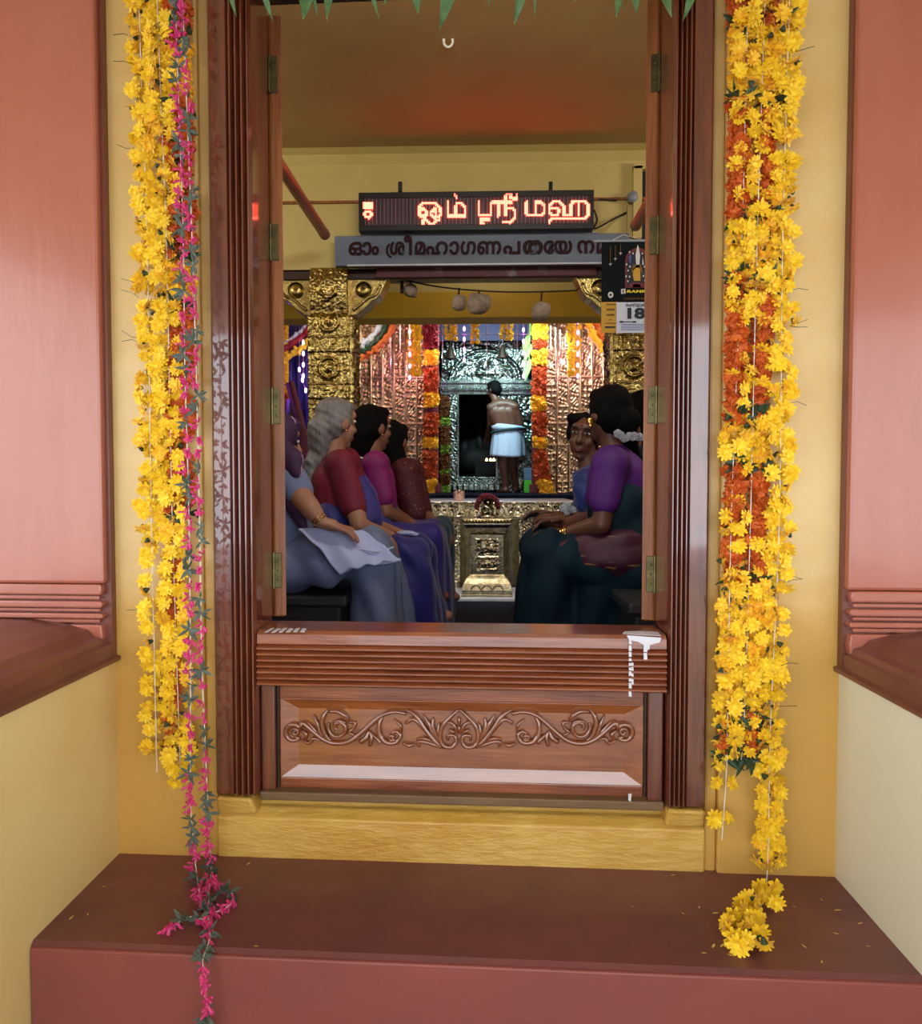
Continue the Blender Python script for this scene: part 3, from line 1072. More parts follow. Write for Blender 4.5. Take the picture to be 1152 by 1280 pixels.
# ---- right yellow chrysanthemum garland: three strings, one pooling on the step
r = random.Random(11)
rp1 = [(-60, 936), (300, 927), (640, 914), (900, 909), (960, 908), (1050, 902)]
rp2 = [(-60, 958), (300, 946), (640, 938), (900, 930), (950, 926)]
rp3 = [(-60, 988), (300, 978), (640, 974), (900, 963), (1060, 960), (1100, 958)]
RLAB = ('yellow chrysanthemum garland nearest the right door post, its thin tail ending above the step', 'yellow chrysanthemum garland, middle string of three right of the door', 'long yellow chrysanthemum garland right of the door, its tail coiled on the step')
for j, pth in enumerate((rp1, rp2, rp3)):
    pts = [atw(x, y, GY + .003) for y, x in pth]
    yend = (1040, 945, 1085)[j]
    if j == 2:
        pts += [stepw(957, 1115), stepw(952, 1130), stepw(935, 1145), stepw(918, 1152), stepw(930, 1160), stepw(945, 1170)]
    gr = thing('chrysanthemum_garland', RLAB[j], 'garland', pts[-1] if j < 2 else V((0.6, 1.75, STEP_Z)), 'yellow chrysanthemum strings right of the door')
    MB().tube(smooth_path(pts, 4), .0012, 5).build('string', 'thread', gr)
    y = -40.0
    while y < yend:
        thin = j < 2 and (150 < y < 300 or 390 < y < 520 or 580 < y < 720) or (j == 0 and y > 950)
        gap = 20 if thin else 14.5
        if j == 0 and y > 965:
            gap = 25
        for s in ((-1, 1) if thin else (-1, 0, 1)):
            if thin and r.random() < .35:
                continue
            x = path_x(pth, y) + s * r.uniform(5, 14 if j == 2 else 11) + r.gauss(0, 1.5)
            p = atw(x, y + r.gauss(0, 4), GY + (r.uniform(-.014, .014) if s else r.uniform(.004, .022)))
            inst('chrysanthemum', r.choice(CHR if r.random() < .88 else CHR2), p, frot(r, .75), r.uniform(.74, 1.04), gr)
        y += gap
r = random.Random(12)
coil = [(950, 1108), (968, 1112), (955, 1122), (970, 1130), (945, 1128), (925, 1130), (935, 1124), (915, 1146), (930, 1140), (948, 1142), (910, 1162), (925, 1160), (940, 1158),
        (918, 1172), (932, 1176), (950, 1166), (955, 1182), (946, 1172), (962, 1120), (940, 1148), (908, 1155), (922, 1180)]
for x, y in coil:
    p = stepw(x, y + 8)
    p.z = STEP_Z + .018 + r.uniform(0, .012)
    inst('chrysanthemum', r.choice(CHR), p, frot(r, .9), r.uniform(.85, 1.1), gr)
for k in range(9):
    y = r.uniform(50, 900)
    p = atw(path_x(rp3, y) + 10, y, GY)
    MB().tube([p, p + V((0.018, -.004, r.uniform(-.008, .008))), p + V((0.040, -.004, r.uniform(-.015, .012)))], .0008, 4).build('stem', 'calyx', gr)

# ---- right marigold garland behind it
r = random.Random(13)
go = thing('marigold_garland', 'orange marigold garland with yellow and leaf bands behind the right yellow garland', 'garland', atw(930, 955, 1.975))
for j, pth in enumerate(([(-60, 925), (300, 922), (640, 917), (955, 908)], [(-60, 962), (300, 955), (640, 946), (955, 936)])):
    y = -40.0
    while y < 945:
        yel = 40 < y < 118 or 282 < y < 345 or 525 < y < 575 or 735 < y < 888
        p = atw(path_x(pth, y) + r.gauss(0, 1.5), y, 1.964 + r.uniform(-.006, .006))
        inst('marigold', r.choice(MARY if yel else MAR), p, frot(r, .9), r.uniform(.88, 1.08), go)
        y += 17
    for yb in (26, 124, 276, 350, 520, 580, 728, 890, 920, 948):
        for k in range(2):
            p = atw(path_x(pth, yb) + r.uniform(-6, 12), yb, 1.955)
            inst('leaf_sprig', r.choice(SPRIG), p, (r.uniform(-.5, .5), r.uniform(0, 6), 0), 1.2, go)

# ---- loose petals lying on the step
r = random.Random(21)
mb = MB()
leaf_blade(mb, (0, 0, 0), (1, 0, 0), (0, 1, 0), .016, .005, .15, .1)
pme = mb.mesh('petal')
pme.materials.append(M['petal'])
ORDN = ('first second third fourth fifth sixth seventh eighth ninth tenth eleventh twelfth thirteenth fourteenth fifteenth sixteenth seventeenth eighteenth nineteenth twentieth').split() + ['twenty-first', 'twenty-second', 'twenty-third']
PET = ((308, 1077), (133, 1103), (86, 1145), (110, 1137), (323, 1178), (838, 1090), (792, 1128), (852, 1136), (874, 1131), (890, 1137), (1041, 1161), (1072, 1150), (1088, 1178),
             (876, 1186), (890, 1180), (900, 1179), (917, 1190), (1008, 1180), (1027, 1199), (990, 1128), (1025, 1119), (1042, 1133))
for x, y in PET:
    p = stepw(x, y)
    p.z = STEP_Z + .0015
    kx_ = sorted(PET).index((x, y))
    inst('fallen_petal', pme, p, (0, 0, r.uniform(0, 6.28)), r.uniform(.6, 1.1), None, label='dry pale petal fallen on the red step, %s counting from the left' % ORDN[kx_], category='petal',
         group='petals fallen on the step')

# ---- mango leaf festoon over the door
fest = thing('mango_leaf_festoon', 'green mango leaves strung across the top of the doorway', 'festoon', (-0.07, 1.93, 2.74))
MB().tube([atw(258, -58, 1.94), atw(576, -54, 1.94), atw(900, -60, 1.94)], .002, 5).build('string', 'thread', fest)
r = random.Random(31)
for tx, ty, w in ((293, 13, 9), (335, 16, 10), (378, 22, 17), (397, 12, 6), (421, 27, 16), (473, 15, 6), (524, 13, 14), (551, 27, 15), (653, 17, 15), (671, 11, 4), (771, 19, 12), (795, 8, 12), (828, 26, 18), (857, 16, 12), (480, 4, 9), (610, 3, 9), (720, 4, 9)):
    p = atw(tx + r.uniform(-8, 8), -58, 1.93)
    e = atw(tx, ty + 7, 1.915)
    d = e - p
    a = r.uniform(-.7, .7)
    mb = MB()
    leaf_blade(mb, p, d, V((cos(a), sin(a), 0)), d.length, w * .0030, r.uniform(-.2, .2), .22, r.uniform(-.35, .35))
    mb.build('leaf', 'mango', fest, smooth=True)

# ================================================================== SETTING: hall inside
FZ = 0.5
struct(MB().box(-3.9, 3.9, 2.22, 13.2, 0.42, FZ), 'floor', 'stone_dark')
struct(MB().box(-2.75, -2.6, 2.24, 5.2, 0.42, 3.6), 'wall_left', 'hallwall')
struct(MB().box(2.5, 2.65, 2.05, 5.2, 0.42, 3.6), 'wall_right', 'hallwall')
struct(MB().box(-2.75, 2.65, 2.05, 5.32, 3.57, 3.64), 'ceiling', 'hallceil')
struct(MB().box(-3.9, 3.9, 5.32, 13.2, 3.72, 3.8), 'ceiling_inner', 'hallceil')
struct(MB().box(-3.9, -3.8, 5.2, 13.2, 0.42, 3.8), 'wall_inner_left', 'purplecloth')
struct(MB().box(3.8, 3.9, 5.2, 13.2, 0.42, 3.8), 'wall_inner_right', 'hallwall')
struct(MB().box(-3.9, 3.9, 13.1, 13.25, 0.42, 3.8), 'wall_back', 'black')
bz = at(600, 343, 5.2).z
bw = struct(MB().box(-3.9, 3.9, 5.2, 5.42, bz, 3.72), 'wall_beam', 'hallwall')
# coved joint with the ceiling and the shallow ledge line
MB().prism([(5.2, 3.57), (5.2, 3.50), (5.16, 3.55), (5.10, 3.57)], lambda u, v, w: (w, u, v), -2.6, 2.5).build('cove', 'hallwall', bw)
lz = at(430, 252, 5.19).z
MB().box(-2.6, 1.0, 5.178, 5.2, lz - .012, lz + .004).build('ledge_line', 'wood_leaf', bw, bevel=.003)
a, b = at(470, 330, 5.16), at(745, 345, 5.16)
MB().box(a.x, b.x, 5.15, 5.2, b.z, a.z + .02).build('soffit_board', 'maroonboard', bw, bevel=.004)
b2 = struct(MB().box(-3.8, 3.8, 6.5, 6.75, at(600, 365, 6.5).z, 3.72), 'beam_inner', 'hallwall')
MB().box(-3.8, 3.8, 6.485, 6.75, at(600, 397, 6.485).z, at(600, 365, 6.5).z).build('beam_band', 'deepyellow', b2, bevel=.006)
# recessed dark window at the right end of the beam wall
a, b = at(790, 211, 5.19), at(822, 300, 5.19)
w1 = struct(MB().box(a.x, a.x + .055, 5.14, 5.2, b.z, a.z), 'window_1', 'hallwall')
MB().box(a.x, a.x + .3, 5.14, 5.2, a.z - .02, a.z + .02).build('window_head', 'hallwall', w1, bevel=.004)
MB().box(a.x + .055, a.x + .32, 5.185, 5.198, b.z, a.z - .02).build('dark_pane', 'black', w1)

# ---- benches along both sides
SEAT = 1.0
for nm, x0, x1, y0, lab in (('left', -1.35, -0.60, 3.22, 'dark stone bench along the hall side under the seated women by the grey-haired one'),
                            ('right', 0.56, 1.35, 3.05, 'dark stone bench under the woman in the purple blouse')):
    t = thing('stone_bench', lab, 'bench', ((x0 + x1) / 2, 4.0, FZ))
    MB().box(x0, x1, y0, 5.0, FZ, SEAT - .05).build('base', 'bench', t, bevel=.012)
    e = .03
    MB().box(x0 - (e if nm == 'right' else 0), x1 + (e if nm == 'left' else 0), y0 - e, 5.0, SEAT - .048, SEAT).build('seat_slab', 'bench', t, bevel=.012)

# ================================================================== SIGNS
YM = 5.07
sg = thing('name_board', 'slate grey board with maroon lettering across the beam under the red sign', 'sign', at(600, 330, YM))
a, b = at(418, 295, YM), at(786, 329, YM)
MB().box(a.x, b.x, YM, YM + .06, b.z, a.z).build('board', 'signgrey', sg, bevel=.004)
MB().box(a.x + .08, b.x, YM - .008, YM + .02, b.z - .004, b.z + .006).build('pale_edge', 'marble', sg)
MB().box(a.x + .16, b.x - .2, YM - .004, YM + .02, a.z + .0, a.z + .008).build('pale_edge', 'marble', sg)
glyphs = [('ഓ', 436.4, 463.6), ('ം', 465, 472.7), ('ശ', 488, 505), ('ീ', 505.5, 514), ('മ', 519, 531), ('ഹ', 533, 559), ('ാ', 562, 573), ('ഗ', 576, 594), ('ണ', 597, 625.5),
          ('പ', 629.5, 649.5), ('ത', 654, 677.5), ('േ', 680, 691.5), ('യ', 693, 714), ('ന', 722, 742), ('മ', 746, 760)]


def glyph_mesh(ch, bold=0.0):
    c = bpy.data.curves.new('t', 'FONT')
    c.body = ch
    c.size = 1
    c.offset = bold
    c.extrude = 0.03
    c.resolution_u = 3
    o = bpy.data.objects.new('t', c)
    COL.objects.link(o)
    me = bpy.data.meshes.new_from_object(o.evaluated_get(bpy.context.evaluated_depsgraph_get()))
    bpy.data.objects.remove(o)
    v = [p.co.copy() for p in me.vertices]
    f = [tuple(q.vertices) for q in me.polygons]
    bpy.data.meshes.remove(me)
    return v, f


for ch, xa, xb in glyphs:
    v, f = glyph_mesh(ch, {'ത': .022, 'ീ': .018}.get(ch, 0))
    x0, x1 = min(p.x for p in v), max(p.x for p in v)
    base = lerp(318.3, 316, (xa - 436) / 320)
    out = []
    for p in v:
        px = xa + (p.x - x0) / (x1 - x0) * (xb - xa)
        py = base - p.y / .566 * 15.3
        q = at(px, py, YM - .001 - (p.z + .03) * .08)
        out.append(q)
    mb = MB()
    for k, (dx, dz) in enumerate(((0, 0), (.0045, 0), (-.0045, 0), (0, .0042), (0, -.0042), (.0032, .003), (-.0032, .003), (.0032, -.003), (-.0032, -.003))):     # heavier brush-painted strokes
        mb.add([p + V((dx, -.0002 * k, dz)) for p in out], f)
    mb.build('letter', 'signletter', sg)
hook = [(487, 305), (484, 309), (483.6, 315), (485.5, 319.5), (489, 321.5)]
MB().tube(smooth_path([at(x, y, YM - .003) for x, y in hook], 4), .0065, 8).build('letter', 'signletter', sg)

YL = 4.99
led = thing('led_sign', 'black scrolling sign with glowing red letters on the beam wall', 'sign', at(595, 290, YL))
tl, tr, bl, br = at(448, 241, YL), at(742, 237, YL), at(448, 289, YL), at(742, 288, YL)
zt_, zb_ = tl.z - .0, bl.z
fr = .035
MB().box(tl.x, tr.x, YL + .012, YL + .08, zb_, zt_).build('case', 'ledframe', led, bevel=.004)
for x0, x1, z0, z1 in ((tl.x, tr.x, zt_ - fr, zt_), (tl.x, tr.x, zb_, zb_ + fr), (tl.x, tl.x + fr, zb_ + fr, zt_ - fr), (tr.x - .02, tr.x, zb_ + fr, zt_ - fr)):
    MB().box(x0, x1, YL - .004, YL + .012, z0, z1).build('frame', 'ledframe', led, bevel=.002)
M['led_face'] = mat('led_matrix_face', '#5a2a38', 0.5, col2='#171016', vs=60, vstretch=(1.6, .001, .001), contrast=(.42, .58), detail=1)
MB().box(tl.x + fr, tr.x - .02, YL + .006, YL + .013, zb_ + fr, zt_ - fr).build('matrix_face', 'led_face', led)
mb = MB()
x = tl.x + fr + .006
while x < tr.x - .025:
    mb.box(x - .001, x + .001, YL + .002, YL + .007, zb_ + fr, zt_ - fr)
    x += .0235
mb.build('matrix_ribs', 'grey_plastic', led, kind='stuff')
S1, S2, S3, S5 = (515, 236), (590, 236), (660, 236), (440, 236)
chars = [
    (S5, [[(200, 255), (330, 255), (330, 335), (200, 335), (200, 255)], [(200, 295), (330, 295)], [(270, 375), (210, 405), (210, 440), (270, 490), (325, 440), (325, 405), (270, 375)]]),
    (S1, [[(170, 345), (125, 370), (120, 425), (160, 465), (215, 465), (245, 430), (235, 370), (205, 345), (170, 345)], [(115, 370), (118, 320), (190, 240), (370, 238), (470, 320), (485, 420), (440, 480), (360, 490), (310, 440), (310, 385), (345, 365), (385, 335), (395, 430)],
          [(165, 540), (190, 590)], [(200, 520), (240, 530), (290, 590), (350, 590), (400, 550), (455, 520)], [(245, 450), (205, 510)]]),
    (S1, [[(598, 220), (598, 455), (890, 455), (895, 300), (830, 240), (770, 240), (742, 280), (742, 455)], [(735, 110), (745, 150)]]),
    (S2, [[(115, 220), (115, 450), (320, 450), (320, 240), (350, 230), (670, 230)], [(445, 240), (445, 460)], [(570, 450), (570, 130), (600, 100), (655, 110), (655, 160), (745, 165), (750, 100)], [(570, 320), (680, 320), (720, 380), (720, 480), (640, 570), (530, 565)],
          [(280, 515), (145, 515), (145, 575), (185, 580)]]),
    (S3, [[(-28, 220), (-28, 440), (220, 440), (275, 390), (275, 285), (210, 222), (140, 222), (122, 270), (122, 440)]]),
    (S3, [[(490, 440), (400, 440), (362, 390), (358, 280), (420, 218), (530, 218), (605, 290), (605, 440), (722, 440), (730, 235), (780, 218), (975, 218), (1012, 270), (1012, 460), (940, 500), (385, 500), (362, 570)], [(400, 325), (500, 325), (520, 370), (500, 430)],
          [(850, 235), (850, 450)]]),
]


def segd(p, a, b):
    ax, ay = a
    bx, by = b
    dx, dy = bx - ax, by - ay
    t = max(0, min(1, ((p[0] - ax) * dx + (p[1] - ay) * dy) / max(dx * dx + dy * dy, 1e-6)))
    return sqrt((p[0] - ax - t * dx) ** 2 + (p[1] - ay - t * dy) ** 2)


PIT_PX = 2.15
for org_, strokes_ in chars:
    pl = [[(org_[0] + x / 13.55, org_[1] + y / 13.55) for x, y in s] for s in strokes_]
    xs = [x for s in pl for x, y in s]
    ys = [y for s in pl for x, y in s]
    mb = MB()
    gx = math.floor((min(xs) - 3 - 450) / PIT_PX) * PIT_PX + 450
    while gx < min(max(xs) + 3, 739.5):
        gy = 243.0
        while gy < 286:
            if any(segd((gx, gy), s[i], s[i + 1]) < 1.55 for s in pl for i in range(len(s) - 1)):
                c = at(gx, gy, YL)
                h = .0045
                mb.box(c.x - h, c.x + h, YL - .004, YL + .007, c.z - h, c.z + h)
            gy += PIT_PX
        gx += PIT_PX
    mb.build('lit_character', 'led_on', led)
for px in (500, 688):
    p = at(px, 238, YL + .04)
    MB().tube([(p.x, p.y, p.z - .01), (p.x, p.y, p.z + .05)], .013, 10).build('hanging_lug', 'ledframe', led)
q = [at(742, 262, YL + .03), at(746, 275, YL + .03), at(743, 286, YL + .05), at(770, 272, 5.18), at(790, 262, 5.18)]
MB().tube(smooth_path(q, 5), .006, 6).build('power_cable', 'rope', led)

# ---- pipes running back over the hall
for pts, lab in (((405, 292, 4.85), 'orange red pipe over the grey-haired woman, left end above the gilt pillar'), ((795, 281, 4.85), 'orange red pipe ending beside the round lamp holder at the right')):
    e = at(*pts)
    t = thing('ceiling_pipe', lab, 'pipe', e)
    MB().tube([(e.x, 2.4, e.z), (e.x, 4.85, e.z)], .031, 14).build('pipe_tube', 'pipe', t, smooth=True)
    MB().tube([(e.x, 4.83, e.z), (e.x, 4.87, e.z)], .033, 14).build('end_cap', 'brown_trim', t)
    MB().box(e.x - .012, e.x + .012, 2.6, 2.62, e.z, 3.57).build('hanger', 'brown_trim', t)
p = at(792, 243, 5.1)
lampb = thing('lamp_holder', 'round grey lamp holder on the wall right of the red sign', 'lamp', p)
MB().lathe([(.0, 0), (.034, 0), (.036, .02), (.03, .05), (.0, .055)], (p.x, 5.17, p.z), 18, (0, -1, 0)).build('holder', 'grey_plastic', lampb, smooth=True)
MB().box(p.x - .028, p.x + .028, 5.17, 5.2, p.z - .24, p.z - .04).build('back_plate', 'hallwall', lampb, bevel=.003)
MB().lathe([(0, 0), (.009, 0), (.009, .006), (0, .006)], (p.x + .01, 5.17, p.z - .2), 10, (0, -1, 0)).build('screw', 'rope', lampb)
MB().tube([at(770, 250, 5.18), at(748, 249, 5.18)], .005, 6).build('wire', 'rope', lampb)
hk = at(560, 55, 3.90)
t = thing('ceiling_hook', 'small pale U-shaped hook fixed in the hall ceiling', 'hook', (hk.x, 3.90, 3.52))
MB().tube([(hk.x + .021 * cos(a), 3.90, hk.z + .012 + .026 * sin(a)) for a in [pi + pi * k / 10 for k in range(11)]], .006, 8).build('hook_bow', 'thread', t, smooth=True)
for s in (-1, 1):
    MB().box(hk.x + s * .021 - .006, hk.x + s * .021 + .006, 3.894, 3.906, hk.z + .01, 3.57).build('hook_foot', 'thread', t)

# ---- calendar
YC = 4.72
cal = thing('wall_calendar', 'dark calendar with tear-off sheet showing 18, hanging near the right door leaf', 'calendar', at(785, 415, YC))


def card(x0, y0, x1, y1, m, name, y=YC, th=.006, parent=cal):
    a, b = at(x0, y0, y), at(x1, y1, y)
    return MB().box(a.x, b.x, y, y + th, b.z, a.z).build(name, m, parent)


def pic(poly, m, name, parent, y=YC - .001, th=.0015):
    pts = [at(750 + x / 10.67, 300 + y_ / 10.67, y) for x, y_ in poly]
    mb = MB().prism([(p.x, p.z) for p in pts], lambda u, v, w: (u, w, v), y - th, y + .0005)
    return mb.build(name, m, parent)


cd = card(752, 301, 817, 377, 'navy', 'picture_card')
card(751.5, 377, 772, 416, 'paper_yellow', 'side_card', YC + .001)
ws = card(770.5, 378, 813.5, 416, 'paper', 'date_sheet', YC - .004)
arch = [(330, 640), (330, 300), (345, 210), (390, 150), (440, 120), (500, 95), (560, 115), (610, 150), (645, 210), (655, 300), (655, 640)]
pic(arch, 'ink_red', 'printed_arch', cd)
inner = [(355, 630), (355, 300), (380, 210), (430, 160), (500, 130), (560, 160), (610, 210), (635, 300), (635, 630)]
pic(inner, 'ink', 'printed_niche', cd, YC - .0026)
r = random.Random(2)
for poly, m in (([(478, 340), (470, 200), (490, 100), (500, 60), (512, 100), (530, 200), (522, 340)], 'ink_white'), ([(470, 360), (440, 380), (435, 470), (450, 545), (535, 545), (535, 470), (530, 380), (522, 340), (478, 340)], 'paper_yellow'),
                ([(440, 330), (415, 420), (425, 440), (470, 370), (520, 370), (560, 450), (565, 430), (545, 330)], 'ink_brown'), ([(380, 240), (400, 180), (415, 230), (400, 330)], 'ink_blue'), ([(560, 330), (565, 220), (580, 330)], 'ink_white'),
                ([(600, 300), (615, 160), (630, 170), (612, 300)], 'ink_blue'), ([(380, 600), (420, 570), (560, 570), (620, 600), (620, 630), (380, 630)], 'ink_red'), ([(430, 630), (440, 590), (530, 590), (540, 630)], 'ink_brown')):
    pic(poly, m, 'printed_figure', cd, YC - .0042)
for (x, y) in ((390, 160), (437, 180), (560, 180), (612, 165), (350, 325), (395, 355), (370, 408), (345, 485), (390, 490), (368, 550), (632, 325), (590, 355), (606, 405), (628, 480), (575, 480), (595, 540)):
    pic([(x - 11, y), (x, y - 16), (x + 11, y), (x, y + 16)], 'ink_white', 'printed_flower', cd, YC - .0045)
for x, y, y0 in ((135, 320, 90), (202, 250, 70), (270, 175, 50)):
    pic([(x - 3, y0), (x + 3, y0), (x + 3, y), (x - 3, y)], 'ink_brown', 'printed_line', cd)
    pic([(x - 24, y), (x - 5, y - 6), (x, y - 34), (x + 5, y - 6), (x + 24, y), (x + 5, y + 6), (x, y + 30), (x - 5, y + 6)], 'ink_white', 'printed_star', cd)
c = [(138 + 36 * cos(k * pi / 9), 732 + 42 * sin(k * pi / 9)) for k in range(18)]
pic(c, 'ink_white', 'printed_badge', cd)
c = [(138 + 15 * cos(k * pi / 6), 732 + 18 * sin(k * pi / 6)) for k in range(12)]
pic(c, 'ink', 'printed_badge', cd, YC - .0028)
pic([(277, 655), (335, 650), (338, 712), (280, 720)], 'ink_white', 'printed_badge', cd)


def words(s, x0, x1, y0, y1, m, parent, y=YC - .002, bold=.02, cap=.69, slant=0.0, name='lettering'):
    """y0 = cap top, y1 = baseline, calendar crop units"""
    v, f = glyph_mesh(s, bold)
    a, b = min(p.x for p in v), max(p.x for p in v)
    out = [at(750 + (x0 + (p.x - a) / (b - a) * (x1 - x0) + slant * p.y * 40) / 10.67, 300 + (y1 - p.y / cap * (y1 - y0)) / 10.67, y - (p.z + .03) * .02) for p in v]
    MB().add(out, f).build(name, m, parent)


words('f', 294, 322, 662, 708, 'ink', cd, YC - .003)
words('RAMRAJ', 352, 690, 668, 702, 'ink_yellow', cd, bold=.04, slant=.3)
words('CULTURE OF INDIA', 315, 640, 772, 792, 'ink_brown', cd)
words('18', 362, 600, 912, 1040, 'ink', ws, YC - .006, bold=.05)
words('ഫെബ്രുവരി'.replace('ഫെ', 'െഫ').replace('്ര', ''), 340, 610, 846, 884, 'ink', ws, YC - .006, cap=.6)
for x0, x1, y0, y1 in ((258, 312, 1080, 1102), (318, 420, 1086, 1096), (425, 480, 1082, 1102), (575, 622, 1086, 1096), (630, 655, 1080, 1102)):
    pic([(x0, y0), (x1, y0), (x1, y1), (x0, y1)], 'ink', 'print_line', ws, YC - .0055)
for k in range(4):
    y = 1120 + k * 24
    pic([(275, y), (640 - 20 * (k % 2), y), (640 - 20 * (k % 2), y + 6), (275, y + 6)], 'ink_blue', 'print_line', ws, YC - .0055)
for x0, x1, y0, y1 in ((85, 205, 850, 866), (85, 190, 915, 940), (85, 190, 985, 1010), (120, 150, 1055, 1072), (75, 205, 1105, 1112), (65, 200, 1152, 1172)):
    pic([(x0, y0), (x1, y0), (x1, y1), (x0, y1)], 'ink_brown' if y0 < 1150 else 'ink', 'print_line', cal, YC - .001)
p = at(785, 301, YC)
MB().tube([(p.x - .1, YC, p.z), (p.x, 4.9, p.z + .09), (p.x + .1, YC, p.z)], .002, 5).build('hanging_cord', 'thread', cal)
MB().box(p.x - .2, p.x + .2, YC - .004, YC + .008, p.z - .006, p.z + .006).build('top_strip', 'grey_plastic', cal)

# ================================================================== GILT PILLARS
def fract(a):
    return a - np.floor(a)


def pillar_h(w):
    def fn(u, v):
        c = np.abs(u - w / 2) / (w / 2)
        H = 0.012 * ((c > .86) | (c < .0))
        ring = fract(v / .30)
        H = H + 0.010 * ((ring < .05) | ((ring > .30) & (ring < .34)))
        rad = np.sqrt((u - w / 2) ** 2 + ((ring - .66) * .30) ** 2)
        H = H + 0.018 * np.exp(-((rad - .062) / .010) ** 2) + .022 * np.exp(-(rad / .030) ** 2)
        flute = (ring > .06) & (ring < .29)
        H = H + flute * .010 * np.abs(np.sin(u / w * pi * 5))
        H = H + .009 * vnoise(u * 75, v * 75) + .007 * vnoise(u * 160 + 9, v * 130)
        return H
    return fn


for cx, lab in ((at(413, 500, 5.2).x, 'embossed gilt pillar behind the grey-haired woman'), (at(791, 500, 5.2).x, 'embossed gilt pillar behind the calendar at the right')):
    pl = thing('gilt_pillar', lab, 'pillar', (cx, 5.3, FZ))
    hw = .135
    yf = 5.17
    top = at(400, 396, 5.17).z
    MB().box(cx - hw + .012, cx + hw - .012, yf + .014, yf + .26, FZ, top).build('shaft', 'gold_dark', pl)
    relief('front_plate', (cx - hw, yf, FZ), (1, 0, 0), (0, 0, 1), (0, -1, 0), 2 * hw, top - FZ, 60, 380, pillar_h(2 * hw), 'gold_dark', pl, .012)
    s = 1 if cx < 0 else -1
    relief('side_plate', (cx + s * hw, yf + (0.0 if s > 0 else .25), FZ), (0, s, 0), (0, 0, 1), (s, 0, 0), .25, top - FZ, 40, 300, pillar_h(.25), 'gold_dark', pl, .012)
    # bulbous capital
    z0, z1 = top, at(400, 334, 5.17).z
    H = z1 - z0

    def cap_h(u, v, H=H):
        a = u / .40
        R = .012 * np.exp(-((v - .02) / .012) ** 2) + .05 * np.sin(np.clip(v / H, 0, 1) * pi) ** .8
        rad = np.sqrt((u - .12) ** 2 + (v - H * .55) ** 2)
        return R + .012 * np.exp(-((rad - .055) / .012) ** 2) + .008 * vnoise(u * 70, v * 70) + .006 * vnoise(u * 150, v * 150)
    relief('capital_face', (cx - .12, yf + .02, z0), (1, 0, 0), (0, 0, 1), (0, -1, 0), .24, H, 60, 80, cap_h, 'gold_dark', pl, .02)
    MB().lathe([(.11, 0), (.128, .02), (.115, .05), (.135, H * .35), (.142, H * .6), (.128, H * .85), (.11, H), (.001, H)], (cx, yf + .13, z0), 20).build('capital_core', 'gold_dark', pl, smooth=True)
    for s in (-1, 1):
        out = [(.11, H), (.40, H), (.385, H - .03), (.36, H - .10), (.345, H - .13), (.325, H - .17), (.30, H - .20), (.27, H - .215), (.225, H - .26), (.17, H - .30), (.11, H - .31)]
        MB().prism(out, lambda u, v, w, s=s: (cx + s * u, w, z0 + v), yf + .03, yf + .19).build('bracket', 'gold_dark', pl, bevel=.008)
        MB().box(min(cx + s * .10, cx + s * .34), max(cx + s * .10, cx + s * .34), yf + .015, yf + .2, z1 - .075, z1 - .02).build('bracket_band', 'wood_dark', pl, bevel=.005)
        MB().lathe([(0, 0), (.05, 0), (.052, .01), (.02, .02), (0, .022)], (cx + s * .22, yf + .03, z1 - .14), 16, (0, -1, 0)).build('bracket_rosette', 'gold_dark', pl, smooth=True)
        mb = MB().tube(smooth_path([(cx + s * x, yf + .026, z0 + v) for x, v in ((.33, H - .11), (.30, H - .17), (.25, H - .19), (.20, H - .23), (.15, H - .27))], 4), .011, 6)
        mb.build('bracket_scroll', 'gold_dark', pl, smooth=True)

# ---- dried bundles hanging on a cord under the beam
YB = 5.34
cord = [at(478, 343, YB), at(492, 347, YB), at(545, 358, YB), at(600, 363.5, YB), at(660, 365, YB), at(748, 362, YB)]
MB().tube(smooth_path(cord, 5), .005, 6).build('bundle_cord', 'rope', None, label='thin dark cord strung under the beam with dry bundles on it', category='cord')
r = random.Random(4)


def husk(px, py, rx, rz, drop, lab, seed, knot=True):
    c = at(px, py, YB)
    k = YB / 1000
    t = thing('dry_bundle', lab, 'hanging bundle', (c.x, YB, c.z - rz * k))
    L = [('e', c, (rx * k, rx * k * .9, rz * k))]
    rr = random.Random(seed)
    for j in range(9):
        a, b = rr.uniform(0, 6.28), rr.uniform(-1, 1)
        L.append(('e', c + V((cos(a) * rx * k * .6, sin(a) * rx * k * .5, b * rz * k * .6)), (rx * k * .45,) * 3))
    blob('husk', L, .009, 'coir', t, 2)
    MB().tube([c + V((0, 0, rz * k * .8)), c + V((.004, 0, drop * k))], .006, 6).build('tie', 'rope', t)


husk(513, 363, 9, 8.5, 17, 'small dry bundle hanging at the left end of the cord', 1)
husk(573, 379, 9, 10, 19, 'small dry bundle hanging beside the largest bundle', 2)
husk(598, 380, 15, 13, 17, 'largest dry bundle hanging at the middle of the cord', 3)
husk(676, 389, 12, 12, 24, 'round dry bundle hanging alone near the right end of the cord', 4)
MB().box(at(500, 345, YB).x, at(504, 345, YB).x, YB, YB + .02, at(500, 366, YB).z, bz).build('strap', 'rope', None, label='short dark strap hanging from the beam beside the first dry bundle', category='strap')

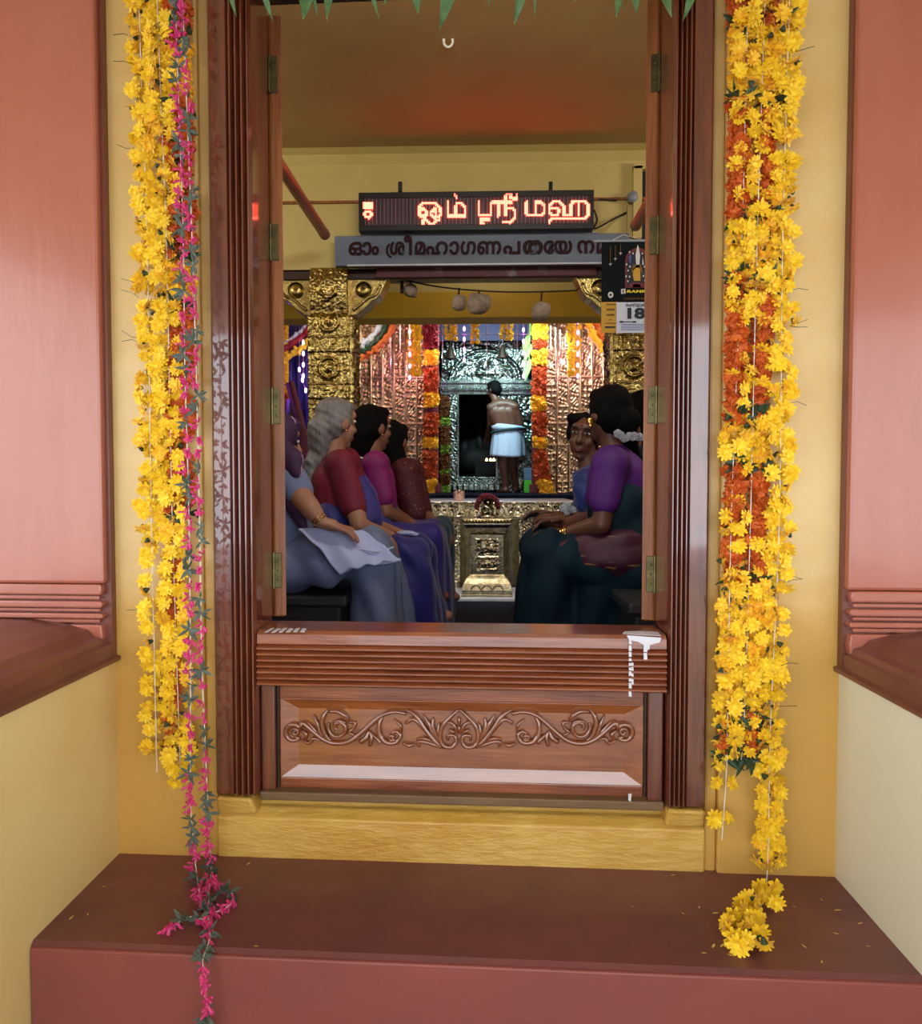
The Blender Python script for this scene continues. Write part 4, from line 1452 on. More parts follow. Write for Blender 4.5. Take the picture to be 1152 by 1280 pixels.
# ================================================================== ALTAR
def altar_wheel(cu, cv, R):
    def fn(u, v):
        du, dv = u - cu, v - cv
        rad = np.sqrt(du * du + dv * dv)
        ang = np.arctan2(dv, du)
        H = .012 * np.exp(-((rad - R) / .012) ** 2) + .020 * np.exp(-((rad - R * .80) / .016) ** 2) * (1 + .35 * np.sign(np.sin(ang * 26)))
        H += .022 * np.exp(-((rad - R * .48) / .028) ** 2) * np.clip(.35 + np.cos(ang * 12), 0, 2)
        H += .03 * np.exp(-(rad / .045) ** 2) + .014 * np.exp(-((rad - .07) / .010) ** 2)
        out = rad > R * 1.04
        H += out * (.010 * vnoise(u * 55, v * 55) + .010 * vnoise(u * 110 + 4, v * 110))
        H += .012 * ((u < .015) | (v > .60)) * 1.0
        low = v < .125
        sq = (np.abs(fract(u / .11) - .5) < .33) & (v > .025) & (v < .105)
        H = np.where(low, .016 * sq * (1 - .7 * ((np.abs(fract(u / .11) - .5) < .2) & (v > .045) & (v < .085))) + .004 * vnoise(u * 90, v * 90), H)
        return H
    return fn


alt = thing('altar', 'wide embossed silver gilt altar with wheel reliefs under the shrine', 'altar', (0, 7.4, FZ))
ya = 7.0
zt_a = at(600, 627, ya).z
xl, xr = at(505, 640, ya).x, at(712, 640, ya).x
MB().box(xl - .1, xr + .1, ya + .02, 8.6, zt_a - .02, zt_a).build('top_slab', 'marble', alt, bevel=.006)
zf0 = at(600, 646, ya).z


def frieze_h(u, v):
    t = fract(u / .13)
    leaf_ = np.clip(.5 - np.abs(t - .5) - .36 * (v / .13), 0, 1)
    H = .05 * np.sqrt(leaf_) + .010 * vnoise(u * 60, v * 60) + .01 * ((v > .115) | (v < .010))
    return H


relief('frieze', (xl - .1, ya, zf0), (1, 0, 0), (0, 0, 1), (0, -1, 0), xr - xl + .2, zt_a - zf0 - .002, 330, 34, frieze_h, 'altar', alt, .03)
MB().box(xl - .1, xr + .1, ya + .03, 8.5, zf0 - .02, zt_a - .02).build('frieze_core', 'altar', alt)
zb = at(600, 742, ya).z
xm0, xm1 = at(575, 690, ya).x, at(648, 690, ya).x
hh = zf0 - zb - .01
cw = at(536, 687, ya)
relief('wheel_panel', (xm0, ya + .04, zb), (-1, 0, 0), (0, 0, 1), (0, -1, 0), xm0 - xl + .3, hh, 130, 150, altar_wheel(xm0 - cw.x, cw.z - zb, .205), 'altar', alt, .06)
relief('wheel_panel', (xm1, ya + .04, zb), (1, 0, 0), (0, 0, 1), (0, -1, 0), xr - xm1 + .3, hh, 130, 150, altar_wheel(xm0 - cw.x, cw.z - zb, .205), 'altar', alt, .06)
for s, xx in ((-1, xm0), (1, xm1)):
    # smooth concave returns beside the pedestal
    pts = [(0, 0), (.02, .03), (.05, .075), (.09, .11), (.15, .13), (.15, .2), (0, .2)]
    MB().prism([(xx - s * -0.0 + (-s) * u * 1.0, ya + .05 + v) for u, v in pts], lambda u, v, w: (u, v, w), zb, zf0 - .01).build('curved_return', 'altar', alt, smooth=False)
MB().box(xm0 + .1, xm1 - .1, ya + .17, ya + .22, zb, zf0).build('back_plate', 'altar', alt)
MB().box(xl - .4, xr + .4, ya + .26, 8.5, FZ + .0, zf0 - .02).build('core', 'stone_dark', alt)
MB().box(xl - .35, xr + .35, 6.42, ya + .12, FZ + .001, FZ + .03).build('marble_plinth', 'marble', alt, bevel=.006)

ped = thing('offering_pedestal', 'square gilt pedestal with flared foot standing before the altar', 'pedestal', at(608, 751, 6.5))
yp = 6.5


def Zp(y):
    return at(608, y, yp).z


cxp = at(608.5, 700, yp).x
kx = yp / 1000
sq = lambda a, z0, b, z1: MB().frustum(cxp - a, cxp + a, yp + .2 - a, yp + .2 + a, z0, cxp - b, cxp + b, yp + .2 - b, yp + .2 + b, z1)
k_ = 1.03 * kx
sq(31.5 * k_, FZ + .03, 31.5 * k_, Zp(743)).build('plinth', 'altar', ped, bevel=.006)
mb = MB()
prof = [(31, 743), (30.5, 738), (28.5, 730), (25, 724), (21, 720.5), (20, 718)]
for (a, y0), (b, y1) in zip(prof, prof[1:]):
    sq_ = sq(a * k_, Zp(y0), b * k_, Zp(y1))
    mb.add(sq_.v, sq_.f)
mb.build('flared_foot', 'altar', ped)
sq(20.5 * k_, Zp(719), 20 * k_, Zp(669)).build('neck', 'altar', ped, bevel=.004)


def neck_h(u, v):
    w, h = 28 * k_, Zp(674) - Zp(715)
    H = .010 * ((u < .012) | (u > w - .012) | (v < .02) | (v > h - .012))
    H += .02 * np.exp(-(((u - w / 2) / .05) ** 2 + ((v - h * .22) / .045) ** 2)) + .012 * (np.abs(v - h * .42) < .008) + .018 * np.exp(-(((np.abs(u - w / 2) - .035) / .02) ** 2 + ((v - h * .72) / .04) ** 2))
    return H + .008 * vnoise(u * 60, v * 60) + .006 * vnoise(u * 120, v * 120)


relief('neck_relief', (cxp - 14 * k_, yp + .2 - 20.3 * k_ - .004, Zp(715)), (1, 0, 0), (0, 0, 1), (0, -1, 0), 28 * k_, Zp(674) - Zp(715), 50, 70, neck_h, 'altar', ped, .004)
mb = MB()
prof = [(20, 669), (21, 667), (26, 660), (28, 656), (28, 654), (29.5, 653), (30, 650), (28.5, 648.5), (20, 648)]
for (a, y0), (b, y1) in zip(prof, prof[1:]):
    sq_ = sq(a * k_, Zp(y0), b * k_, Zp(y1))
    mb.add(sq_.v, sq_.f)
mb.build('lotus_cap', 'altar', ped)
yfr = yp + .2 - 29.8 * k_
for k in range(15):
    MB().ball((cxp + (k - 7) * .0255, yfr - .002, Zp(651.5)), (.011, .008, .012), 8, 6).build('cap_petal', 'gold_dark', ped, smooth=True)
for k in range(3):
    MB().tube([(cxp + (k - 1) * .09 + .04 * cos(a), yp + .2 - 29.5 * k_ + .0, Zp(738) + .04 * sin(a)) for a in [pi * j / 8 for j in range(9)]], .008, 6).build('foot_scroll', 'altar', ped, smooth=True)
# small gilt figure with a wreath, sitting on the pedestal and facing the shrine
ic = at(609, 634, 6.6)
idol = thing('gilt_figure', 'small gilt seated animal figure with a maroon wreath on top of the pedestal', 'figurine', (ic.x, 6.6, Zp(648)))
kk = 6.6 / 1000
L = [('e', ic + V((0, 0, -.035)), (.058, .075, .062)), ('e', ic + V((.004, .05, .035)), (.042, .045, .042)), ('c', ic + V((-.03, .03, -.08)), ic + V((-.045, .07, -.085)), .02, .016),
     ('c', ic + V((.03, .03, -.08)), ic + V((.045, .07, -.085)), .02, .016), ('e', ic + V((-.045, .04, .06)), (.022, .01, .024)), ('e', ic + V((.045, .04, .06)), (.022, .01, .024)), ('c', ic + V((0, .08, .03)), ic + V((0, .115, .015)), .024, .012)]
blob('body', L, .006, 'altar', idol, 2)
MB().tube([ic + V((-.018 + (.032 - .0012 * k) * cos(k * .5), -.076 + .001 * k, -.02 + (.032 - .0012 * k) * sin(k * .5))) for k in range(22)], .008, 6).build('curled_tail', 'altar', idol, smooth=True)
MB().lathe([(.0, 0), (.085, 0), (.08, .018), (.065, .03), (0, .03)], (ic.x, 6.6, Zp(648)), 20).build('oval_base', 'altar', idol, smooth=True)
wr = thing('flower_wreath', 'maroon flower wreath draped over the small gilt figure', 'wreath', ic + V((0, 0, -.03)))
WF = [marigold(40 + i, 'maroonpetal', .022) for i in range(2)]
for k in range(24):
    a = pi * k / 23
    for dy in (-.02, .02):
        inst('flower', WF[k % 2], ic + V((-.088 * cos(a), dy - .02, .0 + .095 * sin(a))), (k, k * 2, 0), rnd.uniform(.7, 1), wr)
# cup on the altar
cp = at(573, 622, 7.15)
t = thing('copper_cup', 'shiny copper cup standing on the altar left of the wreathed figure', 'cup', (cp.x, 7.25, zt_a))
MB().lathe([(.0, 0), (.046, 0), (.048, .01), (.050, .09), (.053, .098), (.049, .098), (.046, .09), (.044, .012), (0, .012)], (cp.x, 7.25, zt_a), 22).build('bowl', 'copper', t, smooth=True)
MB().lathe([(.050, 0), (.0535, .003), (.050, .006), (.046, .003)], (cp.x, 7.25, zt_a + .045), 22).build('band', 'copper', t, smooth=True)

# ================================================================== SHRINE FRONT
PF = at(630, 616, 10.9).z       # floor of the raised sanctum
struct(MB().box(-2.6, 2.6, 8.6, 13.0, FZ, PF), 'floor_sanctum', 'stone_dark')
YS = 11.3
sh = thing('silver_shrine', 'embossed silver shrine front with arched top around a dark doorway', 'shrine', (0, YS + .1, PF))


def rect(x0, y0, x1, y1, Y):
    a, b = at(x0, y0, Y), at(x1, y1, Y)
    return a.x, b.x, b.z, a.z


def scrollwork(amp=.02, sc=1.0):
    def fn(u, v):
        uu, vv = u * sc, v * sc
        w1 = np.sin(uu * 64 + 5 * np.sin(vv * 13) + 3 * vnoise(uu * 9, vv * 9) * 4)
        w2 = np.sin(vv * 58 + 5 * np.sin(uu * 15) + 3 * vnoise(uu * 9 + 7, vv * 9) * 4)
        return amp * .7 * (np.clip(w1 * w2, -.2, 1) + .6 * vnoise(uu * 60, vv * 60))
    return fn


def silver(x0, y0, x1, y1, name, Y=YS, fn=None, m='silver', parent=sh, res=.011, back=.06):
    a, b, c, d = rect(x0, y0, x1, y1, Y)
    return relief(name, (a, Y, c), (1, 0, 0), (0, 0, 1), (0, -1, 0), b - a, d - c, max(4, int((b - a) / res)), max(4, int((d - c) / res)), fn or scrollwork(), m, parent, back)


def arch_fn(u, v):
    a, b, c, d = rect(551, 424, 661, 476, YS)
    w = b - a
    rad = np.sqrt((u - w / 2) ** 2 + (v * 1.05 + .05) ** 2)
    H = scrollwork(.022)(u, v)
    H += .03 * np.exp(-((rad - .50) / .022) ** 2) + .02 * np.exp(-((rad - .42) / .012) ** 2)
    H += .05 * np.exp(-((u - w / 2) / .07) ** 2 - ((v - .22) / .10) ** 2) + .03 * np.exp(-((u - w / 2) / .16) ** 2 - ((v - .10) / .03) ** 2)
    return H


silver(551, 396, 661, 425, 'upper_panel', YS + .02)
silver(551, 424, 661, 476, 'arched_panel', YS, arch_fn)
for y0, y1, dep in ((475, 479, .06), (479, 483, .03), (483, 488, .075), (488, 493, .04)):
    a, b, c, d = rect(549, y0, 664, y1, YS - dep)
    MB().box(a, b, YS - dep, YS + .08, c, d).build('cornice_band', 'silver', sh, bevel=.005)
mb = MB()
for k in range(34):
    a, b, c, d = rect(551, 483, 663, 488, YS - .08)
    mb.ball((lerp(a, b, (k + .5) / 34), YS - .078, (c + d) / 2), (.013, .01, .02), 8, 5)
mb.build('cornice_beads', 'silver', sh, smooth=True, kind='stuff')
silver(562, 493, 573, 612, 'door_jamb', YS - .03, scrollwork(.016, 1.6), res=.008)
silver(549, 493, 562, 616, 'side_panel', YS, scrollwork(.016, 1.3))
silver(620, 493, 668, 616, 'side_panel', YS, scrollwork(.026, .9))
silver(562, 596, 622, 606, 'threshold', YS - .06, scrollwork(.018, 1.6), res=.008)
silver(556, 606, 626, 613, 'threshold_step', YS - .14, lambda u, v: .015 * np.abs(np.sin(u * 40)) + .004 * vnoise(u * 60, v * 60), res=.008, back=.1)
for x in (572.3, 620.7):
    a, b, c, d = rect(x - .9, 493, x + .9, 596, YS - .045)
    MB().box(a, b, YS - .05, YS + .05, c, d).build('door_bead', 'silver', sh, bevel=.003)
# dark sanctum behind
a, b, c, d = rect(573, 493, 620, 597, YS)
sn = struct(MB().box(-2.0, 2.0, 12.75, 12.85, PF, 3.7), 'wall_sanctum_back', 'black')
struct(MB().box(-2.6, a - .12, YS + .06, YS + .14, PF, 3.7), 'wall_sanctum_left', 'stone_dark')
struct(MB().box(b + .12, 2.6, YS + .06, YS + .14, PF, 3.7), 'wall_sanctum_right', 'stone_dark')
struct(MB().box(a - .12, b + .12, YS + .06, YS + .14, d, 3.7), 'wall_sanctum_over', 'stone_dark')
idc = at(598, 560, 12.2)
idm = thing('dark_idol', 'black stone idol barely visible inside the dark shrine doorway', 'idol', (idc.x, 12.2, PF))
blob('stone_body', [('e', idc + V((0, 0, .0)), (.2, .15, .26)), ('e', idc + V((0, 0, .30)), (.13, .12, .14)), ('c', idc + V((-.1, 0, -.2)), idc + V((.1, 0, -.2)), .22, .22), ('c', idc + V((-.22, 0, .1)), idc + V((-.24, -.05, -.1)), .06, .05),
                    ('c', idc + V((.22, 0, .1)), idc + V((.24, -.05, -.1)), .06, .05), ('c', idc + V((0, -.1, .26)), idc + V((0.03, -.17, .0)), .05, .035)], .03, 'black', idm, 3)
MB().lathe([(0, 0), (.34, 0), (.34, .12), (.28, .18), (.30, .26), (0, .26)], (idc.x, 12.2, PF), 20).build('pedestal', 'black', idm)
for k, px in enumerate((608, 613, 617)):
    p = at(px, 574.5, 11.7)
    t = thing('oil_lamp', ('small oil lamp flame, left of three inside the shrine doorway', 'small oil lamp flame, middle of three inside the shrine doorway', 'small oil lamp flame, right of three inside the shrine doorway')[k], 'lamp', (p.x, 11.7, p.z - .03), 'oil lamp flames in the shrine doorway')
    MB().lathe([(.001, 0), (.014, .006), (.018, .02), (.010, .034), (.001, .048)], (p.x, 11.7, p.z - .024), 10).build('flame', 'flame', t, smooth=True)
    MB().lathe([(.001, 0), (.02, 0), (.026, .012), (.001, .014)], (p.x, 11.7, p.z - .04), 12).build('dish', 'gold_dark', t)
st = MB().box(b - .3, b + .05, 11.55, 11.85, PF, at(610, 578.7, 11.7).z - .0)
st.build('lamp_shelf', 'black', None, label='dark stone block carrying the oil lamps inside the shrine doorway', category='block')
# bells before the arch
for px, py, w, lab in ((563, 441, 8, 'dark bronze bell hanging left before the silver arch'), (628, 440, 7.5, 'dark bronze bell hanging right before the silver arch')):
    c = at(px, py + 8, 10.95)
    k = .01095
    t = thing('hanging_bell', lab, 'bell', c)
    MB().lathe([(w * k, 0), (w * k * .92, .02), (w * k * .62, .07), (w * k * .5, .13), (w * k * .25, .165), (.0, .17)], c, 18).build('bell_cup', 'wood_dark', t, smooth=True)
    MB().tube([c + V((0, 0, .16)), c + V((0, 0, .75))], .008, 6).build('chain', 'wood_dark', t)
    MB().ball(c + V((0, 0, -.005)), .018).build('clapper', 'wood_dark', t)
# green box and banana leaf at the right
a, b, c, d = rect(655, 585, 667, 613, 10.8)
t = thing('storage_tin', 'blue tin with bright green lower half beside the priest', 'tin', ((a + b) / 2, 10.85, PF))
MB().box(a, b, 10.8, 10.95, PF, lerp(c, d, .45)).build('green_body', 'lime_box' if 'lime_box' in M else M.setdefault('lime_box', mat('green_enamel', '#55c832', .5)), t, bevel=.006)
MB().box(a, b, 10.8, 10.95, lerp(c, d, .45), d).build('blue_body', M.setdefault('bluebox', mat('blue_grey_enamel', '#5f7fa0', .5)), t, bevel=.006)
bl = thing('banana_leaves', 'bright green banana leaves fixed beside the right marigold column', 'leaves', at(657, 480, 10.15))
MB().tube([at(663, 391, 9.9), at(662, 420, 10.12), at(661, 450, 10.15)], .008, 6).build('stalk', 'greenleaf', bl)
for (x, y, tx, ty, w) in ((660, 418, 653, 445, 9), (664, 430, 654, 455, 8), (662, 448, 655, 478, 9)):
    p, e = at(x, y, 10.15), at(tx, ty, 10.05)
    mb = MB()
    leaf_blade(mb, p, e - p, (1, .3, .2), (e - p).length, w * .0101, .1, .15)
    mb.build('leaf', 'greenleaf', bl, smooth=True)

# ================================================================== GILDED SCREEN
YG = 10.5


def screen_fn(seed, w):
    def fn(u, v):
        c = fract(u / .150)
        e = .5 - np.abs(c - .5)
        H = .026 * np.exp(-(e / .07) ** 2) + .012 * np.exp(-((e - .16) / .04) ** 2)
        col = np.floor(u / .150) + seed
        vv = v + .31 * (col % 3)
        lat = fract(vv / .92)
        arab = np.sin(c * 2 * pi * 2 + 2.2 * np.sin(vv * 2 * pi / .20)) * np.sin(vv * 2 * pi / .085 + 1.6 * np.sin(c * 2 * pi))
        H += np.where(lat > .24, .020 * np.clip(arab, -.25, 1) * (e > .2), 0)
        sqs = (np.abs(fract(vv / .075) - .5) < .32) & (np.abs(fract(c * 2) - .5) < .34)
        H += np.where(lat <= .24, .014 * (~sqs), 0)
        return H + .005 * vnoise(u * 50 + seed, v * 50) + .005 * vnoise(u * 110, v * 110)
    return fn


for x0, x1, sd, lab in ((392, 531, 3, 'gilded screen panel of ribs and scrollwork left of the shrine'), (682, 800, 8, 'gilded screen panel of ribs and scrollwork right of the shrine')):
    a, b, c, d = rect(x0, 380, x1, 655, YG)
    t = thing('gilded_screen', lab, 'screen', ((a + b) / 2, YG, c))
    MB().box(a, b, YG + .03, YG + .08, PF, d + .1).build('backing', 'gold_rose', t)
    relief('embossed_plate', (a, YG, PF), (1, 0, 0), (0, 0, 1), (0, -1, 0), b - a, d - PF + .1, int((b - a) / .0085), int((d - PF) / .0095), screen_fn(sd, b - a), 'gold_rose', t, .028)
    n = int((b - a) / .150)
    for k in range(n + 1):
        x = a + .150 * k
        MB().tube([(x, YG - .03, PF), (x, YG - .03, d + .1)], .013 if k % 2 else .009, 8).build('rib_rod', 'gilt_rib', t, smooth=True)
    for zz in (PF + .62, PF + .90, PF + 1.50):
        MB().box(a, b, YG - .036, YG, zz, zz + .022).build('cross_band', 'gilt_rib', t, bevel=.004)
# posts that carry the marigold columns
for x, lab in ((539.5, 'dark red wooden post behind the left marigold column'), (673.5, 'dark red wooden post behind the right marigold column')):
    a, b, c, d = rect(x - 9, 380, x + 9, 630, 10.42)
    t = thing('wooden_post', lab, 'post', ((a + b) / 2, 10.46, PF))
    MB().box(a + .01, b - .01, 10.42, 10.54, PF, d + .2).build('shaft', 'ink_red', t, bevel=.01)
    MB().box(a - .02, b + .02, 10.40, 10.56, PF, PF + .12).build('foot', 'ink_red', t, bevel=.01)

BM = {c: [marigold(60 + i, c, .047) for i in range(2)] for c in ('orange', 'yellow2')}
M['redorange'] = mat('deep_orange_red_petals', '#bd4a1c', 0.65, col2='#d2622a', vs=40)
M['crimson'] = mat('crimson_petals', '#8d1624', 0.65, col2='#a32230', vs=40)
BM['redorange'] = [marigold(70 + i, 'redorange', .047) for i in range(2)]
BM['crimson'] = [marigold(72 + i, 'crimson', .047) for i in range(2)]


def column(pts, secs, lab, Y=10.33, nx=3):
    t = thing('marigold_column', lab, 'garland', at(pts[-1][1], pts[-1][0], Y))
    y = pts[0][0]
    rr = random.Random(len(lab))
    while y < pts[-1][0]:
        colr = None
        for y0, y1, c in secs:
            if y0 <= y < y1:
                colr = c
        if colr:
            for k in range(nx):
                x = path_x(pts, y) + (k - (nx - 1) / 2) * 5.3 + rr.gauss(0, .5)
                inst('flower', rr.choice(BM[colr]), at(x, y + rr.gauss(0, .8), Y + rr.uniform(-.02, .02)), (rr.uniform(0, 6), rr.uniform(0, 6), 0), rr.uniform(.85, 1.1), t)
        y += 5.2


column([(395, 539), (500, 539), (600, 537), (626, 532)], [(395, 436, 'crimson'), (438, 455, 'yellow2'), (460, 489, 'redorange'), (493, 509, 'yellow2'), (515, 545, 'redorange'), (548, 560, 'yellow2'), (565, 597, 'redorange'), (600, 627, 'yellow2')],
       'thick marigold column of red and yellow bands left of the shrine, down to the altar')
column([(395, 675), (500, 673), (590, 676), (605, 680), (627, 689)], [(395, 424, 'yellow2'), (424, 435, 'redorange'), (440, 456, 'yellow2'), (461, 491, 'redorange'), (495, 512, 'yellow2'), (517, 545, 'redorange'), (548, 560, 'yellow2'), (564, 598, 'redorange'), (602, 628, 'yellow2')],
       'thick marigold column of orange and yellow bands right of the shrine, its tail bent outwards')
SM = [marigold(80 + i, 'yellow', .03) for i in range(3)]
for x, y1, nx, lab in ((518, 470, 3, 'short yellow marigold string hanging before the left gilded screen'), (563, 425, 3, 'short yellow marigold string, leftmost of three over the silver arch'), (594, 427, 2, 'narrow yellow marigold string, middle of three over the silver arch'),
                       (633, 425, 3, 'short yellow marigold string, rightmost of three over the silver arch'), (717, 470, 3, 'yellow marigold string hanging before the right gilded screen')):
    t = thing('marigold_string', lab, 'garland', at(x, y1, 9.9))
    rr = random.Random(x)
    y = 390
    while y < y1:
        for k in range(nx):
            inst('flower', rr.choice(SM), at(x + (k - (nx - 1) / 2) * 5.5 + rr.gauss(0, .8), y + rr.gauss(0, .8), 9.9), (rr.uniform(0, 6), rr.uniform(0, 6), 0), rr.uniform(.75, 1.0), t)
        y += 4.6
# rust and lime strip left of the doorway
BR = [marigold(90 + i, 'brownflower', .042) for i in range(2)]
LI = [marigold(92 + i, 'lime', .042) for i in range(2)]
t = thing('flower_strip', 'rust brown and lime green flower strip beside the silver doorway', 'garland', at(556, 616, 11.15))
for y in range(499, 616, 5):
    g = 522 < y < 534 or 556 < y < 566 or 588 < y < 594 or 607 < y
    for k in (-1, 1):
        inst('flower', rnd.choice(LI if g else BR), at(556 + k * 2.6, y, 11.15), (rnd.uniform(0, 6), rnd.uniform(0, 6), 0), 1, t)

# swags
def swag(rows, lab, Y):
    Y = 9.9
    t = thing('flower_swag', lab, 'garland', at(rows[0][1][0][0], rows[0][1][0][1], Y))
    for m, pix, wpx in rows:
        P = smooth_path([at(x, y, Y) for x, y in pix], 6)
        r_ = wpx * Y / 2000
        L = []
        rr = random.Random(len(lab) + int(wpx * 10))
        for i, p in enumerate(P):
            for k in range(5):
                L.append(('e', p + V((rr.gauss(0, r_ * .5), rr.gauss(0, r_ * .4), rr.gauss(0, r_ * .5))), (r_ * .55,) * 3))
        L += [('c', P[i], P[i + 1], r_ * .7, r_ * .7) for i in range(len(P) - 1)]
        blob('flower_rope', L, .014, m, t, 1)


swag([('whiteflower', [(484, 392), (468, 418), (448, 434), (430, 440)], 9), ('leaf', [(490, 392), (476, 420), (456, 438), (430, 447)], 9), ('orange', [(497, 392), (486, 418), (464, 440), (432, 456)], 9)],
     'white, green and orange flower swag beside the left gilt pillar', 9.5)
swag([('yellow2', [(728, 390), (738, 410), (748, 428), (764, 448)], 8), ('orange', [(738, 390), (747, 408), (756, 422), (768, 436)], 8)], 'orange and yellow flower swag before the right gilded screen', 9.5)
swag([('whiteflower', [(392, 394), (376, 414), (340, 440)], 6), ('crimson', [(396, 398), (380, 418), (340, 450)], 10), ('yellow2', [(396, 410), (380, 432), (340, 460)], 9)], 'white, crimson and yellow flower swag at the left edge of the doorway view', 8.5)
t = thing('flower_strip', 'narrow yellow flower strip hanging just inside the left door leaf', 'garland', at(355, 535, 9.9))
for y in range(390, 560, 5):
    for k in (-1, 1):
        inst('flower', (SM if y < 495 or y > 515 else BM['redorange'])[k > 0], at(355 + k * 2.5, y, 9.9), (rnd.uniform(0, 6), rnd.uniform(0, 6), 0), 1.0, t)
# purple hanging behind, with a dark draped post before it
a, b, c, d = rect(355, 395, 392, 530, 10.2)
pts = [(a + (b - a + .5) * k / 40, 10.2 + .05 * sin(k * 1.3)) for k in range(41)]
mb = MB()
for k, (x, y) in enumerate(pts):
    mb.v += [(x, y, c - .4), (x, y, 3.72)]
mb.f = [(2 * k, 2 * k + 2, 2 * k + 3, 2 * k + 1) for k in range(40)]
pc = mb.build('purple_hanging', 'purplecloth', None, smooth=True, label='purple cloth hanging glowing under lights left of the gilt pillar', category='cloth')
sd = pc.modifiers.new('solid', 'SOLIDIFY')
sd.thickness = .01
t = thing('draped_stand', 'dark brown slanting draped stand before the purple cloth', 'stand', V((at(372, 530, 9.0).x, 9.0, PF)))
MB().tube([at(362, 478, 9.0), at(378, 540, 9.0), at(384, 614, 9.0)], .05, 10).build('pole', 'ink_red', t)
MB().tube([at(366, 500, 9.05), at(362, 560, 9.05), at(362, 640, 9.05)], .08, 10).build('drape', 'wood_dark', t)


# rod high under the inner ceiling from which strings, swags and lights hang
zr_ = at(600, 391, 9.9).z
rodt = thing('hanging_rod', 'thin rod above the gilded front carrying strings, swags and lights, mostly behind the yellow beam', 'rod', V((0, 9.9, zr_)))
MB().tube([(-3.8, 9.9, zr_), (3.8, 9.9, zr_)], .014, 8).build('rod_bar', 'wood_dark', rodt)
for x in (-2.4, 0.0, 2.4):
    MB().tube([(x, 9.9, zr_), (x, 9.9, 3.72)], .006, 6).build('suspension_wire', 'tinsel', rodt)


# fairy lights
def fairy(x, y0, y1, m, lab, Y=9.88, step=13, dx=0):
    t = thing('fairy_light_string', lab, 'lights', at(x + dx, y1, Y))
    MB().tube([at(x, 390, Y), at(x, y0, Y), at(x + dx, y1, Y)], .005, 5).build('wire', 'tinsel', t)
    n = int((y1 - y0) / step)
    for k in range(n + 1):
        p = at(x + dx * k / max(n, 1), y0 + (y1 - y0) * k / max(n, 1), Y - .01)
        MB().ball(p, (.016, .016, .03), 8, 6).build('bulb', m, t, smooth=True)


fairy(512, 400, 472, 'purple_led', 'purple fairy light string beside the left yellow marigold string')
fairy(580, 398, 450, 'purple_led', 'purple fairy light string over the left of the silver arch')
fairy(654, 398, 470, 'purple_led', 'purple fairy light string at the right edge of the silver arch')
fairy(722, 402, 470, 'purple_led', 'purple fairy light string before the right gilded screen')
fairy(379, 428, 470, 'white_led', 'white fairy lights before the purple cloth, straight string', 9.88, 14)
fairy(374, 462, 488, 'white_led', 'white fairy lights before the purple cloth, slanting string', 9.88, 9, 8)
for kt, x in enumerate(sorted((548, 553, 608, 646, 660, 688, 694, 700, 706, 735, 742, 500, 488, 526))):
    y1 = 425 + (x * 7) % 60
    MB().tube([at(x, 388, 9.91), at(x, y1, 9.91)], .0045, 5).build('tinsel_strand', 'tinsel', None, label='thin pale tinsel strand before the gilded front, %s counting from the left' % ORDN[kt], category='tinsel', group='tinsel strands before the gilded front')
p0, p1 = at(545, 418, 9.9), at(664, 418, 9.9)
MB().tube([p0, p1], .005, 5).build('support_wire', 'tinsel', None, label='thin level wire across the top of the silver arch', category='wire')
a, b, c, d = rect(530, 380, 690, 424, 10.9)
mb = MB().box(a, b, 10.98, 11.0, c, d + .3)
mb.build('valance', M.setdefault('darkpurple', mat('dark_purple_cloth', '#1f1240', .7)), None, label='dark purple valance behind the short marigold strings over the arch', category='cloth')

# ================================================================== PEOPLE
M['skin_light'] = mat('light_brown_skin', '#a87860', 0.5, col2='#9c6c54', vs=8)
M['skin_mid'] = mat('brown_skin', '#8a5a44', 0.5, col2='#7d4f3b', vs=8)
M['skin_dark'] = mat('dark_brown_skin', '#6b4536', 0.45, col2='#5f3c2e', vs=8)
M['hair_black'] = mat('black_hair', '#080708', 0.75, spec=.12, bump=.5, bs=60, bstretch=(3, 3, .4))
M['hair_grey'] = mat('grey_hair', '#8d8a8a', 0.5, col2='#6f6c6e', vs=30, vstretch=(1, 1, .25), bump=.7, bs=50, bstretch=(2, 2, .4))
M['eye_white'] = mat('eye_white', '#d8d2ca', .3)
M['eye_dark'] = mat('eye_iris', '#1a100c', .25)
M['lip'] = mat('lips', '#7a3a36', .45)
M['brow'] = mat('eyebrow_hair', '#15100e', .6)
M['bindi'] = mat('red_forehead_mark', '#a01a20', .5)
M['bangle'] = mat('gold_bangle', '#d8b060', .25, 1.0)
M['pearl'] = mat('white_jasmine', '#e4e2da', .6)
M['maroonblouse'] = mat('crimson_blouse', '#7a0f2c', .7, col2='#6b0d28', vs=6, bump=.12, bs=90)
M['bluesaree'] = mat('deep_blue_saree', '#1c1a78', .6, col2='#17145f', vs=4, bump=.12, bs=70, sheen=.2)
M['magenta'] = mat('magenta_blouse', '#8a1468', .65, col2='#7a105c', vs=6, bump=.12, bs=90)
M['violetsaree'] = mat('violet_blue_saree', '#2c1f86', .6, col2='#241a6a', vs=5, sheen=.2)
M['dotted'] = mat('dark_maroon_dotted_kurta', '#4a0c18', .7, col2='#9a5a4a', vs=75, contrast=(.66, .72), detail=1)
M['teal'] = mat('dark_teal_cloth', '#16404c', .65, col2='#113540', vs=5, sheen=.2)
M['greydress'] = mat('grey_blue_cotton', '#6d7a9c', .75, col2='#5f6c90', vs=5, bump=.15, bs=60)
M['whitecloth'] = mat('bluish_white_cotton', '#b3bbe0', .75, col2='#a4addb', vs=4, bump=.1, bs=60)
M['scarf'] = mat('purple_striped_scarf', '#3a1a44', .7, col2='#a890a8', vs=16, vstretch=(2.2, 2.2, .35), contrast=(.60, .66), detail=1)
